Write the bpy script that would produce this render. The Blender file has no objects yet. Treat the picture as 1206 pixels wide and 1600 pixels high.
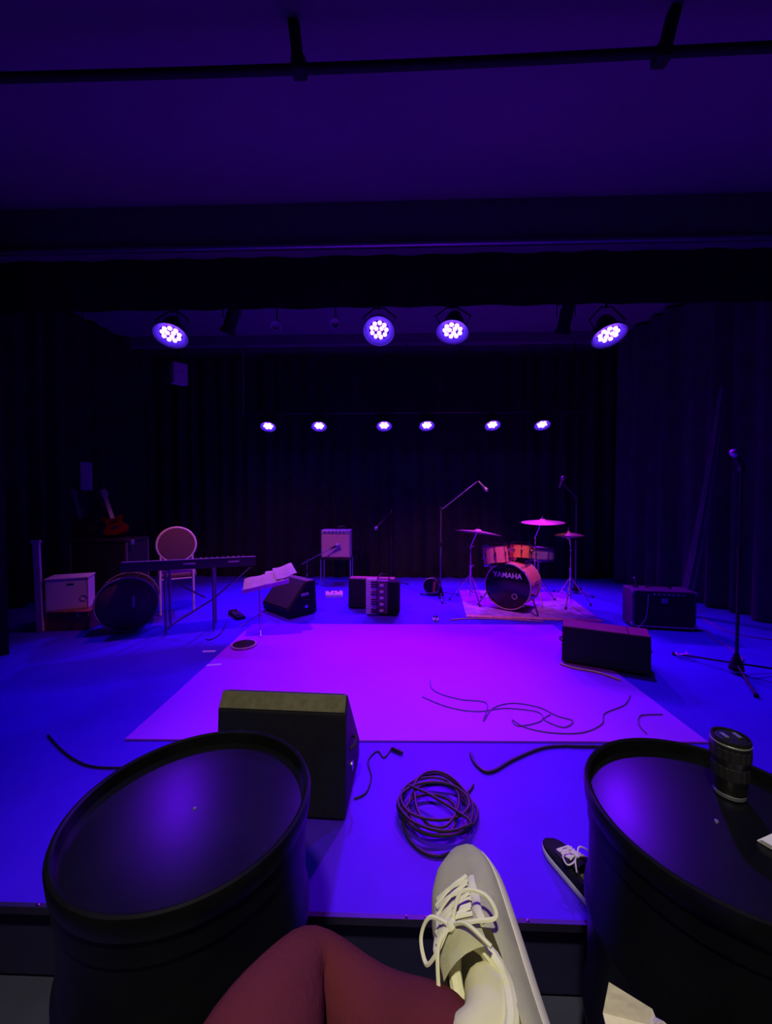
import bpy, bmesh, math, random
from mathutils import Vector, Matrix
random.seed(4)
PI = math.pi
S = bpy.context.scene
C = S.collection

# ------------------------------------------------------------------ camera
cam_d = bpy.data.cameras.new('camera')
cam_d.sensor_fit = 'HORIZONTAL'
cam_d.sensor_width = 36.0
cam_d.lens = 602.0 / 1206.0 * 36.0          # phone ultra-wide, 90 degrees across
cam_d.clip_start = 0.02
cam = bpy.data.objects.new('camera', cam_d)
C.objects.link(cam)
cam.location = (0, 0, 1.35)                  # z = 0 is the stage deck
cam.rotation_euler = (PI/2 - math.atan(17/602), 0, math.atan(18/602))
S.camera = cam

# ------------------------------------------------------------------ world, exposure, house light
w = bpy.data.worlds.new('world')
S.world = w
w.use_nodes = True
w.node_tree.nodes['Background'].inputs[0].default_value = (0.10, 0.10, 0.25, 1)
w.node_tree.nodes['Background'].inputs[1].default_value = 0.002
S.view_settings.view_transform = 'Standard'
S.view_settings.look = 'None'
S.view_settings.exposure = 0.0
S.view_settings.gamma = 1.0
S.view_settings.use_curve_mapping = False
S.cycles.max_bounces = 4
S.cycles.diffuse_bounces = 2
S.cycles.glossy_bounces = 2
S.cycles.volume_bounces = 0
S.cycles.sample_clamp_indirect = 4.0

def spot(name, loc, aim, power, color, angle, blend=0.8, size=0.06, parent=None):
    ld = bpy.data.lights.new(name, 'SPOT')
    ld.energy = power
    ld.color = color
    ld.spot_size = math.radians(angle)
    ld.spot_blend = blend
    ld.shadow_soft_size = size
    o = bpy.data.objects.new(name, ld)
    C.objects.link(o)
    o.location = loc
    o.rotation_euler = (Vector(aim) - Vector(loc)).to_track_quat('-Z', 'Y').to_euler()
    return o

# dim downlight in the ceiling above the front row of the audience
spot('house_light', (-0.22, -0.60, 3.95), (0.10, 0.85, 0.3), 300, (1.0, 0.93, 0.72), 62, 1.0, 0.12)

# ------------------------------------------------------------------ materials
MATS = {}
def mat(name, col, rough=0.6, metal=0.0, var=0.12, scale=12.0, bump=0.0, bscale=60.0, spec=0.5, sheen=0.0, coat=0.0):
    if name in MATS:
        return MATS[name]
    m = bpy.data.materials.new(name)
    m.use_nodes = True
    nt = m.node_tree
    b = nt.nodes['Principled BSDF']
    b.inputs['Roughness'].default_value = rough
    b.inputs['Metallic'].default_value = metal
    b.inputs['Specular IOR Level'].default_value = spec
    b.inputs['Sheen Weight'].default_value = sheen
    b.inputs['Coat Weight'].default_value = coat
    tc = nt.nodes.new('ShaderNodeTexCoord')
    nz = nt.nodes.new('ShaderNodeTexNoise')
    nz.inputs['Scale'].default_value = scale
    nz.inputs['Detail'].default_value = 4
    nt.links.new(tc.outputs['Object'], nz.inputs['Vector'])
    rp = nt.nodes.new('ShaderNodeValToRGB')
    rp.color_ramp.elements[0].position = 0.3
    rp.color_ramp.elements[1].position = 0.7
    rp.color_ramp.elements[0].color = tuple(c*(1-var) for c in col) + (1,)
    rp.color_ramp.elements[1].color = tuple(min(1, c*(1+var)) for c in col) + (1,)
    nt.links.new(nz.outputs['Fac'], rp.inputs['Fac'])
    nt.links.new(rp.outputs['Color'], b.inputs['Base Color'])
    if bump:
        n2 = nt.nodes.new('ShaderNodeTexNoise')
        n2.inputs['Scale'].default_value = bscale
        nt.links.new(tc.outputs['Object'], n2.inputs['Vector'])
        bp = nt.nodes.new('ShaderNodeBump')
        bp.inputs['Strength'].default_value = bump
        bp.inputs['Distance'].default_value = 0.01
        nt.links.new(n2.outputs['Fac'], bp.inputs['Height'])
        nt.links.new(bp.outputs['Normal'], b.inputs['Normal'])
    MATS[name] = m
    return m

def emit(name, col, strength):
    m = bpy.data.materials.new(name)
    m.use_nodes = True
    b = m.node_tree.nodes['Principled BSDF']
    b.inputs['Base Color'].default_value = (0.8, 0.8, 0.8, 1)
    b.inputs['Emission Color'].default_value = tuple(col) + (1,)
    b.inputs['Emission Strength'].default_value = strength
    return m

M_stage = mat('stage_deck', (0.058, 0.008, 0.62), 0.5, 0, 0.10, 3.0, 0.05, 90, 0.4)  # blue of the stage lamps is mixed into the deck colour
M_lower = mat('lower_floor', (0.06, 0.06, 0.11), 0.6, 0, 0.15, 4.0, 0.1, 40)
M_riser = mat('stage_front', (0.020, 0.018, 0.08), 0.7)
M_ceil = mat('ceiling_board', (0.20, 0.17, 0.21), 0.9, 0, 0.06, 1.2)
M_wall = mat('dark_wall', (0.05, 0.05, 0.06), 0.9, 0, 0.1, 2)
M_topwall = mat('pale_wall', (0.30, 0.28, 0.34), 0.9, 0, 0.1, 2)
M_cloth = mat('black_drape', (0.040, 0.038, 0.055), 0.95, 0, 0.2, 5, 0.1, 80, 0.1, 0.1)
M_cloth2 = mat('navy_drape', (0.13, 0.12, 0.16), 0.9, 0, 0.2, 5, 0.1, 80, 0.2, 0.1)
M_black = mat('black_metal', (0.012, 0.012, 0.013), 0.35, 0, 0.2, 20)
M_matte = mat('matte_black', (0.018, 0.018, 0.02), 0.75, 0, 0.2, 25, 0.1, 120, 0.3)
M_chrome = mat('chrome', (0.75, 0.75, 0.78), 0.18, 1.0, 0.05, 30)
M_steel = mat('grey_steel', (0.35, 0.35, 0.38), 0.4, 0.7, 0.1, 30)
M_white = mat('white_plastic', (0.78, 0.74, 0.70), 0.5, 0, 0.06, 10)
M_brass = mat('cymbal_bronze', (0.75, 0.52, 0.32), 0.32, 0.75, 0.1, 30)

# ------------------------------------------------------------------ mesh helpers
def NB():
    return bmesh.new()

def xf(bm, verts, M):
    bmesh.ops.transform(bm, matrix=M, verts=verts)

def box(bm, c, s, rot=None, bev=0.0):
    r = bmesh.ops.create_cube(bm, size=1.0)
    vs = r['verts']
    M = Matrix.Translation(Vector(c)) @ (rot.to_4x4() if rot else Matrix()) @ Matrix.Diagonal((s[0], s[1], s[2], 1))
    xf(bm, vs, M)
    if bev:
        es = list({e for v in vs for e in v.link_edges})
        bmesh.ops.bevel(bm, geom=es, offset=bev, segments=2, profile=0.5, affect='EDGES')

def prism(bm, prof, x0, x1, axis='x'):
    """extrude a (y,z) profile from x0 to x1"""
    def P(t, a, b):
        return (t, a, b) if axis == 'x' else ((a, t, b) if axis == 'y' else (a, b, t))
    A = [bm.verts.new(P(x0, a, b)) for a, b in prof]
    B = [bm.verts.new(P(x1, a, b)) for a, b in prof]
    n = len(prof)
    for i in range(n):
        bm.faces.new((A[i], A[(i+1) % n], B[(i+1) % n], B[i]))
    bm.faces.new(A[::-1])
    bm.faces.new(B)
    bmesh.ops.recalc_face_normals(bm, faces=bm.faces)

def lathe(bm, prof, seg=24, M=None, cap=True):
    """revolve (r,z) profile round z; closed at radius 0 ends when cap"""
    rings = []
    new = []
    for r, z in prof:
        if r < 1e-6:
            v = bm.verts.new((0, 0, z)); rings.append([v]); new.append(v)
        else:
            ring = [bm.verts.new((r*math.cos(2*PI*k/seg), r*math.sin(2*PI*k/seg), z)) for k in range(seg)]
            rings.append(ring); new += ring
    fs = []
    for a, b in zip(rings, rings[1:]):
        for k in range(seg):
            k2 = (k+1) % seg
            if len(a) == 1 and len(b) == 1:
                continue
            if len(a) == 1:
                fs.append(bm.faces.new((a[0], b[k], b[k2])))
            elif len(b) == 1:
                fs.append(bm.faces.new((a[k], b[0], a[k2])))
            else:
                fs.append(bm.faces.new((a[k], b[k], b[k2], a[k2])))
    if cap:
        if len(rings[0]) > 1: fs.append(bm.faces.new(rings[0]))
        if len(rings[-1]) > 1: fs.append(bm.faces.new(rings[-1][::-1]))
    bmesh.ops.recalc_face_normals(bm, faces=fs)
    if M is not None:
        xf(bm, new, M)

def along(p, q):
    """matrix taking local z axis from p towards q"""
    d = Vector(q) - Vector(p)
    return Matrix.Translation(Vector(p)) @ d.to_track_quat('Z', 'Y').to_matrix().to_4x4()

def rod(bm, p, q, r, r2=None, seg=10):
    L = (Vector(q)-Vector(p)).length
    lathe(bm, [(r, 0), (r if r2 is None else r2, L)], seg, along(p, q))

def catmull(pts, n=8, closed=False):
    pts = [Vector(p) for p in pts]
    out = []
    m = len(pts)
    rng = range(m) if closed else range(m-1)
    for i in rng:
        if closed:
            p0, p1, p2, p3 = pts[(i-1) % m], pts[i], pts[(i+1) % m], pts[(i+2) % m]
        else:
            p0, p1, p2, p3 = pts[max(i-1, 0)], pts[i], pts[i+1], pts[min(i+2, m-1)]
        for k in range(n):
            t = k/n
            out.append(0.5*((2*p1) + (p2-p0)*t + (2*p0-5*p1+4*p2-p3)*t*t + (3*p1-p0-3*p2+p3)*t**3))
    if not closed:
        out.append(pts[-1])
    return out

def tube(bm, pts, r, seg=7, closed=False, flat=1.0):
    pts = [Vector(p) for p in pts]
    n = len(pts)
    rings = []
    ref = Vector((0, 0, 1))
    for i, p in enumerate(pts):
        if closed:
            d = pts[(i+1) % n] - pts[(i-1) % n]
        else:
            d = pts[min(i+1, n-1)] - pts[max(i-1, 0)]
        if d.length < 1e-9: d = Vector((1, 0, 0))
        d.normalize()
        a = d.cross(ref)
        if a.length < 0.05: a = d.cross(Vector((0, 1, 0)))
        a.normalize()
        b = a.cross(d)
        rr = r[i] if isinstance(r, (list, tuple)) else r
        rings.append([bm.verts.new(p + a*rr*math.cos(2*PI*k/seg) + b*rr*flat*math.sin(2*PI*k/seg)) for k in range(seg)])
    fs = []
    for i in range(n if closed else n-1):
        A, B = rings[i], rings[(i+1) % n]
        for k in range(seg):
            fs.append(bm.faces.new((A[k], A[(k+1) % seg], B[(k+1) % seg], B[k])))
    if not closed:
        fs.append(bm.faces.new(rings[0][::-1])); fs.append(bm.faces.new(rings[-1]))
    bmesh.ops.recalc_face_normals(bm, faces=fs)

def torus(bm, R, r, M=None, seg=32, s2=8):
    n0 = len(bm.verts)
    bm.verts.ensure_lookup_table()
    old = set(bm.verts)
    tube(bm, [(R*math.cos(2*PI*k/seg), R*math.sin(2*PI*k/seg), 0) for k in range(seg)], r, s2, True)
    if M is not None:
        xf(bm, [v for v in bm.verts if v not in old], M)

def obj(name, bm, m, parent=None, loc=None, smooth=False):
    me = bpy.data.meshes.new(name)
    bm.to_mesh(me)
    bm.free()
    if smooth:
        for p in me.polygons: p.use_smooth = True
        try:
            me.set_sharp_from_angle(angle=math.radians(40))
        except Exception:
            pass
    me.materials.append(m)
    o = bpy.data.objects.new(name, me)
    C.objects.link(o)
    if loc is not None: o.location = loc
    if parent is not None: o.parent = parent
    return o

def tag(o, label, cat, group=None):
    o['label'] = label
    o['category'] = cat
    if group: o['group'] = group
    return o

def thing(name, label, cat, loc=(0, 0, 0), rz=0.0, group=None):
    o = bpy.data.objects.new(name, None)
    o.empty_display_size = 0.1
    C.objects.link(o)
    o.location = loc
    o.rotation_euler = (0, 0, rz)
    return tag(o, label, cat, group)

def struct(name, bm, m, smooth=False):
    o = obj(name, bm, m, None, None, smooth)
    o['kind'] = 'structure'
    return o

# ------------------------------------------------------------------ the room
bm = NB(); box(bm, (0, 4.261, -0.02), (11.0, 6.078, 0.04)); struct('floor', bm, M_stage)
bm = NB(); box(bm, (0, 4.27, -0.16), (11.0, 6.05, 0.24)); o = struct('trim_1', bm, M_riser); o['label'] = 'dark vertical face under the stage edge'
bm = NB(); box(bm, (0, 1.2145, -0.012), (11.0, 0.014, 0.026)); o = struct('trim_2', bm, mat('dark_nosing', (0.04, 0.03, 0.08), 0.4, 0.3)); o['label'] = 'thin metal nosing along the stage edge'
for k, x in enumerate((-1.60, -1.20, -0.80, 0.03, 0.095, 0.42, 0.80, 1.3)):
    bm = NB(); lathe(bm, [(0.0, 0.0025), (0.005, 0.0015), (0.006, 0)], 8)
    s = obj('screw', bm, M_chrome, o, (x, 1.2145, 0.0012))
bm = NB(); box(bm, (0, -0.41, -0.31), (11.0, 3.30, 0.06)); struct('floor_lower', bm, M_lower)
bm = NB(); box(bm, (0, 2.45, 4.15), (11.0, 9.2, 0.1)); struct('ceiling', bm, M_ceil)
bm = NB(); box(bm, (0, 7.05, 1.85), (11.0, 0.1, 4.5)); struct('wall_back', bm, M_topwall)
bm = NB(); box(bm, (-5.5, 2.45, 1.85), (0.1, 9.2, 4.5)); struct('wall_left', bm, M_wall)
bm = NB(); box(bm, (5.5, 2.45, 1.85), (0.1, 9.2, 4.5)); struct('wall_right', bm, M_wall)
bm = NB(); box(bm, (0, -2.1, 1.85), (11.0, 0.1, 4.5)); struct('wall_rear', bm, M_wall)
# ceiling beam with a ledge, black border cloth under it
bm = NB(); box(bm, (0, 3.68, 3.885), (10.8, 0.14, 0.43)); struct('trim_3', bm, mat('beam_paint', (0.16, 0.14, 0.17), 0.8))
bm = NB(); rod(bm, (-5.4, 3.60, 3.70), (5.4, 3.60, 3.70), 0.02); o = struct('trim_4', bm, M_steel)
# second, rear beam and flat duct below the ceiling
bm = NB(); box(bm, (0, 6.45, 4.02), (10.8, 0.10, 0.16)); struct('trim_5', bm, mat('beam_paint', (0, 0, 0)))

def drape(name, pts, z0, z1, m, label, amp=0.05, wl=0.22, step=0.03, cat='curtain', flare=1.0, seedv=1):
    """folded cloth hanging along a floor path; every row has its own fold depth"""
    rnd = random.Random(seedv)
    path = catmull([(x, y, 0) for x, y in pts], 40)
    L = [0]
    for a, b in zip(path, path[1:]): L.append(L[-1]+(b-a).length)
    n = max(4, int(L[-1]/step))
    samp = []
    j = 0
    for i in range(n+1):
        s = L[-1]*i/n
        while j < len(L)-2 and L[j+1] < s: j += 1
        t = (s-L[j])/max(1e-9, L[j+1]-L[j])
        p = path[j].lerp(path[j+1], t)
        d = (path[j+1]-path[j]).normalized()
        samp.append((s, p, Vector((-d.y, d.x, 0))))
    ph = [rnd.uniform(0, 6) for _ in range(4)]
    rows = 10
    bm = NB()
    V = []
    for r in range(rows+1):
        z = z0+(z1-z0)*r/rows
        k = 1.0+(flare-1.0)*(1-r/rows)
        row = []
        for s, p, nrm in samp:
            a = 2*PI*s/wl
            f = math.sin(a+0.8*math.sin(a*0.31+ph[0])+ph[1]) + 0.45*math.sin(a*0.47+ph[2]+0.15*r/rows)
            row.append(bm.verts.new(p + nrm*amp*k*f + Vector((0, 0, z))))
        V.append(row)
    for r in range(rows):
        for i in range(n):
            bm.faces.new((V[r][i], V[r][i+1], V[r+1][i+1], V[r+1][i]))
    bmesh.ops.solidify(bm, geom=list(bm.faces), thickness=0.006)
    o = obj(name, bm, m, None, None, True)
    return tag(o, label, cat)

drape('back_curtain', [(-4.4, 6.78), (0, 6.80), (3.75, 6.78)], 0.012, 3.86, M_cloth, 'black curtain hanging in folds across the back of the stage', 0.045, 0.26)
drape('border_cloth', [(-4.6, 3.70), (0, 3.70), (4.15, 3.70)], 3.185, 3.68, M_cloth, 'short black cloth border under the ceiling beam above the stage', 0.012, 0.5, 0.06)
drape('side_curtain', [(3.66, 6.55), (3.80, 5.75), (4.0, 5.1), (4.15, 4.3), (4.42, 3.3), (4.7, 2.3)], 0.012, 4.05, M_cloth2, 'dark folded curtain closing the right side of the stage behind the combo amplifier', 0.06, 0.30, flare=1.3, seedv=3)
drape('side_curtain', [(-5.2, 3.28), (-4.2, 3.14), (-3.38, 3.20)], 0.012, 4.05, M_cloth, 'black curtain leg at the left edge of the stage in front of the white crate', 0.05, 0.28, seedv=5)
drape('side_curtain', [(-4.9, 3.9), (-4.75, 5.2), (-4.5, 6.7)], 0.012, 4.05, M_cloth, 'black curtain along the left wing behind the guitars', 0.05, 0.28, seedv=6)
# loose edge of curtain swept aside above the amplifier
bm = NB()
prev = None
for i in range(15):
    t = i/14
    x = 3.36 + 0.52*(t**0.8); y = 4.66 + 0.1*t; z = 0.02 + 2.7*t
    wd = 0.065*(1-0.45*t)
    ring = [bm.verts.new((x+dx*wd, y+dy*wd, z)) for dx, dy in ((-1, 0), (-0.35, -0.8), (0.3, -0.3), (0.9, -0.7), (1, 0.2), (0, 0.4))]
    if prev:
        for k in range(6):
            bm.faces.new((prev[k], prev[(k+1) % 6], ring[(k+1) % 6], ring[k]))
    else:
        bm.faces.new(ring)
    prev = ring
bm.faces.new(prev[::-1])
bmesh.ops.recalc_face_normals(bm, faces=bm.faces)
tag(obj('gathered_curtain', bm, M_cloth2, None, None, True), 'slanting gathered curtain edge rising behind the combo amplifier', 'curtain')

# rugs
M_rug = mat('rug_lamp_violet', (0.46, 0.03, 0.85), 0.95, 0, 0.05, 1.5, 0.25, 160, 0.1)  # violet cast of the lamps put into the colour of the pale rug
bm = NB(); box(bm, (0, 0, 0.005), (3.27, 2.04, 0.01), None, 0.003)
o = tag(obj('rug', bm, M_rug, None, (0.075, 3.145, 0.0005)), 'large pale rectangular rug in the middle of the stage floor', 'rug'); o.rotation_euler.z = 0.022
M_drug = mat('drum_carpet', (0.36, 0.16, 0.50), 0.95, 0, 0.3, 9, 0.3, 120, 0.1)
dr = thing('drum_rug', 'patterned carpet under the drum kit', 'rug', (1.62, 5.12, 0.0005), -0.10)
bm = NB(); box(bm, (0, 0, 0.004), (1.50, 1.30, 0.008)); obj('pile', bm, M_drug, dr)
bm = NB(); box(bm, (0, -0.69, 0.004), (1.50, 0.08, 0.008)); obj('border', bm, mat('carpet_border', (0.60, 0.26, 0.24), 0.95, 0, 0.3, 20), dr)

# ------------------------------------------------------------------ rigging
def pipe(name, p, q, r, label, drops, zc=4.10):
    t = thing(name, label, 'pipe', p)
    p = Vector(p); q = Vector(q)
    bm = NB(); rod(bm, (0, 0, 0), q-p, r); obj('tube', bm, M_black, t, None, True)
    for f in drops:
        c = (q-p)*f
        bm = NB(); rod(bm, c, c+Vector((0, 0, zc-p.z)), 0.012); torus(bm, r+0.008, 0.008, Matrix.Translation(c) @ Matrix.Rotation(PI/2, 4, 'Y'), 16, 6)
        obj('hanger', bm, M_black, t, None, True)
    return t
pipe('lighting_pipe', (-3.2, 3.86, 3.34), (3.2, 3.86, 3.34), 0.024, 'black lighting pipe behind the border cloth holding the four large lamps', (0.06, 0.5, 0.94))
t = pipe('lighting_pipe', (-2.75, 6.42, 2.815), (3.05, 6.42, 2.815), 0.024, 'lighting pipe near the back curtain holding the row of six lamps', (0.03, 0.5, 0.97))
t.children[0].data.materials[0] = mat('worn_pipe', (0.20, 0.19, 0.22), 0.45, 0.3)
# empty bar nearest the audience, with two stout clamps
t = thing('lighting_pipe', 'empty black pipe with two thick hangers crossing the ceiling nearest the audience', 'pipe', (-4.6, 2.28, 3.85))
bm = NB(); tube(bm, catmull([(0, 0, 0.03), (2.3, 0, 0.0), (4.6, 0, -0.005), (7.0, 0, 0.03), (9.2, 0, 0.03)], 8), 0.025, 10); obj('tube', bm, M_matte, t, None, True)
for x, lean in ((4.03, -0.03), (6.08, 0.07)):
    bm = NB(); box(bm, (x+lean/2, 0, 0.12), (0.062, 0.06, 0.25), Matrix.Rotation(lean/0.3, 3, 'Y'), 0.01); box(bm, (x, 0, 0.0), (0.085, 0.08, 0.08), None, 0.012)
    obj('hanger', bm, M_matte, t)

M_lens = emit('led_lens', (0.11, 0.03, 1.0), 45.0)
M_glow = mat('glow_dish_grey', (0.20, 0.20, 0.24), 0.5, 0, 0.05)  # for the flared dish added round the lenses to show a blue glow ring
def par_lamp(loc, aim, R, nled, label, group, power, color, angle, blend, pipe_z, pipe_y):
    """LED par can: can, bezel, lens cluster, yoke and clamp; its own light sits at the lenses"""
    t = thing('led_par_lamp', label, 'lamp', loc, 0, group)
    d = (Vector(aim)-Vector(loc)).normalized()
    M = d.to_track_quat('Z', 'Y').to_matrix().to_4x4()
    bm = NB(); lathe(bm, [(0, -0.20), (R*0.55, -0.195), (R*0.8, -0.15), (R*1.03, -0.06), (R*1.03, -0.006), (0, -0.006)], 28, M)
    obj('can', bm, M_black, t, None, True)
    bm = NB(); lathe(bm, [(R*0.99, -0.004), (R*1.12, 0.000), (R*1.30, 0.007), (R*1.50, 0.020), (R*1.52, 0.020), (R*1.31, 0.003), (R*1.12, -0.006)], 32, M, False); obj('glow_dish', bm, M_glow, t, None, True)
    bm = NB(); torus(bm, R*1.52, 0.006, M @ Matrix.Translation((0, 0, 0.018)), 32, 6); obj('bezel', bm, M_black, t, None, True)
    bm = NB()
    spots = [(0, 0)]
    if nled == 12:
        spots = [(R*0.30*math.cos(a), R*0.30*math.sin(a)) for a in (0.5, 2.59, 4.69)]
        spots += [(R*0.72*math.cos(2*PI*k/9), R*0.72*math.sin(2*PI*k/9)) for k in range(9)]
        rl = R*0.205
    else:
        spots += [(R*0.62*math.cos(2*PI*k/6), R*0.62*math.sin(2*PI*k/6)) for k in range(6)]
        rl = R*0.30
    for x, y in spots:
        lathe(bm, [(rl, -0.006), (rl*0.92, 0.006), (rl*0.5, 0.012), (0, 0.014)], 12, M @ Matrix.Translation((x, y, 0)))
    o = obj('lens_cluster', bm, M_lens, t, None, True); o['kind'] = 'stuff'; o['label'] = 'cluster of lit LED lenses'
    # yoke and clamp
    side = Vector((1, 0, 0))
    back = d*(-0.06)
    top = Vector((0, pipe_y-loc[1], pipe_z-loc[2]))
    bm = NB()
    yk = [back+side*(R*1.08), back+side*(R*1.62)+Vector((0, 0, R*0.9)), Vector((0.0, top.y*0.8, top.z*0.72))+side*(R*0.5), Vector((0, top.y*0.8, top.z*0.72))-side*(R*0.5), back-side*(R*1.62)+Vector((0, 0, R*0.9)), back-side*(R*1.08)]
    tube(bm, yk, 0.008, 6)
    obj('yoke', bm, M_matte, t)
    bm = NB(); box(bm, top-Vector((0, 0, 0.015)), (0.05, 0.06, 0.07), None, 0.006); rod(bm, Vector((0, top.y*0.8, top.z*0.7)), top, 0.01); obj('clamp', bm, M_matte, t)
    for s in (-1, 1):
        bm = NB(); lathe(bm, [(0.016, 0), (0.016, 0.02)], 10, Matrix.Translation(back+side*(s*R*1.06)) @ Matrix.Rotation(s*PI/2, 4, 'Y')); obj('knob', bm, M_matte, t)
    sp = spot('lamp_light', Vector(loc)+d*0.035, aim, power, color, angle, blend, 0.05)
    sp.parent = t
    sp.location = d*0.035
    return t

BLUE = (0.13, 0.0, 1.0)
VIO = (0.28, 0.0, 1.0)
MAG = (0.55, 0.0, 1.0)
GF = 'four large lamps on the front lighting pipe'
GR = 'six small lamps on the rear lighting pipe'
par_lamp((-2.245, 3.80, 3.00), (-1.95, 2.42, 0), 0.105, 12, 'lit blue stage lamp at the left end of the front pipe', GF, 190, BLUE, 82, 1.0, 3.34, 3.86)
par_lamp((-0.182, 3.80, 3.015), (-0.30, 1.45, 0), 0.10, 12, 'lit blue stage lamp left of centre on the front pipe', GF, 260, BLUE, 58, 1.0, 3.34, 3.86)
par_lamp((0.532, 3.80, 3.00), (0.0, 2.75, 0), 0.105, 12, 'lit violet-tinted stage lamp right of centre on the front pipe', GF, 330, MAG, 58, 1.0, 3.34, 3.86)
par_lamp((2.021, 3.80, 2.945), (2.25, 2.6, 0), 0.105, 12, 'lit blue stage lamp at the right end of the front pipe', GF, 260, BLUE, 116, 1.0, 3.34, 3.86)
RX = (-2.132, -1.287, -0.22, 0.476, 1.536, 2.332)
RL = ('leftmost of the six lit lamps on the rear pipe', 'second lit lamp from the left on the rear pipe', 'third lit lamp from the left on the rear pipe above the accordion',
      'fourth lit lamp from the left on the rear pipe', 'fifth lit lamp from the left on the rear pipe above the drums', 'rightmost of the six lit lamps on the rear pipe')
for k, x in enumerate(RX):
    par_lamp((x, 6.33, 2.585), (x*0.95+0.1, 4.9, 0), 0.085, 7, RL[k], GR, 330, VIO if k in (3, 4, 5) else BLUE, 84, 1.0, 2.815, 6.42)

def theatre_spot(loc, label, aim, group):
    t = thing('theatre_spotlight', label, 'spotlight', loc, 0, group)
    d = (Vector(aim)-Vector(loc)).normalized()
    M = d.to_track_quat('Z', 'Y').to_matrix().to_4x4()
    bm = NB(); lathe(bm, [(0, -0.10), (0.05, -0.10), (0.06, -0.06), (0.06, 0.10), (0.075, 0.13), (0.075, 0.16), (0.065, 0.16), (0.06, 0.12), (0, 0.12)], 20, M); obj('housing', bm, M_matte, t, None, True)
    bm = NB(); lathe(bm, [(0.022, -0.13), (0.022, -0.10)], 10, M); obj('cable_gland', bm, mat('ivory_plug', (0.7, 0.62, 0.4), 0.5), t)
    bm = NB(); tube(bm, [(0.09, 0, 0), (0.09, 0, 0.10), (0, 0.0, 0.14), (-0.09, 0, 0.10), (-0.09, 0, 0)], 0.007, 6); rod(bm, (0, 0, 0.13), (0, 3.86-loc[1], 3.34-loc[2]), 0.01); obj('yoke', bm, M_matte, t)
    return t
GT = 'black spotlights on the front pipe aimed at the band'
t = theatre_spot((-1.655, 3.86, 3.185), 'small black spotlight between the left pair of large lamps', (-2.9, 4.6, 0.5), GT)
ld = spot('lamp_light', (0, 0, 0), (1, 1, 1), 150, (1.0, 0.20, 0.55), 100, 1.0, 0.05); ld.location = Vector((-1.2, 0.75, -2.6)).normalized()*0.17; ld.rotation_euler = Vector((0.0, 1.05, -2.7)).to_track_quat('-Z', 'Y').to_euler(); ld.parent = t
t = theatre_spot((1.64, 3.86, 3.155), 'small black spotlight beside the right end lamp of the front pipe', (1.5, 5.0, 0.6), GT)
ld = spot('lamp_light', (0, 0, 0), (1, 1, 1), 230, (1.0, 0.20, 0.50), 64, 0.9, 0.05); ld.location = Vector((-0.1, 1.15, -2.5)).normalized()*0.17; ld.rotation_euler = Vector((-0.6, 1.5, -2.5)).to_track_quat('-Z', 'Y').to_euler(); ld.parent = t

def mini_par(loc, label):
    t = thing('small_par_can', label, 'lamp', loc, 0, 'small grey lamps under the ceiling behind the front pipe')
    M = Matrix.Rotation(2.2, 4, 'X')
    bm = NB(); lathe(bm, [(0, -0.06), (0.045, -0.055), (0.055, 0.0), (0.055, 0.07), (0.048, 0.07), (0.045, 0.01), (0, 0.01)], 18, M); obj('can', bm, mat('pale_can', (0.55, 0.5, 0.6), 0.5), t, None, True)
    bm = NB(); rod(bm, (0, 0, 0.04), (-0.02, 0, 4.1-loc[2]), 0.008); obj('stem', bm, M_matte, t)
mini_par((-1.40, 4.5, 3.40), 'small unlit grey lamp hanging under the ceiling, the left of two')
mini_par((-0.715, 4.5, 3.42), 'small unlit grey lamp on a visible stem, the right of two')
# box speaker hung in the upper left
t = thing('hanging_speaker', 'small box speaker hanging in the upper left below the end lamp', 'speaker', (-2.86, 5.0, 2.86), 0.75)
bm = NB(); prism(bm, [(-0.10, 0.0), (0.09, 0.03), (0.09, 0.27), (-0.10, 0.27)], -0.085, 0.085); obj('cabinet', bm, mat('purple_grey', (0.42, 0.34, 0.45), 0.7), t)
bm = NB(); box(bm, (0, -0.103, 0.135), (0.14, 0.008, 0.23), None, 0.003); obj('grille', bm, mat('grey_grille', (0.5, 0.4, 0.5), 0.8, 0, 0.2, 60), t)
bm = NB(); rod(bm, (0, 0, 0.27), (0, 0, 4.1-2.86), 0.012); obj('bracket', bm, M_matte, t)

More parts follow.
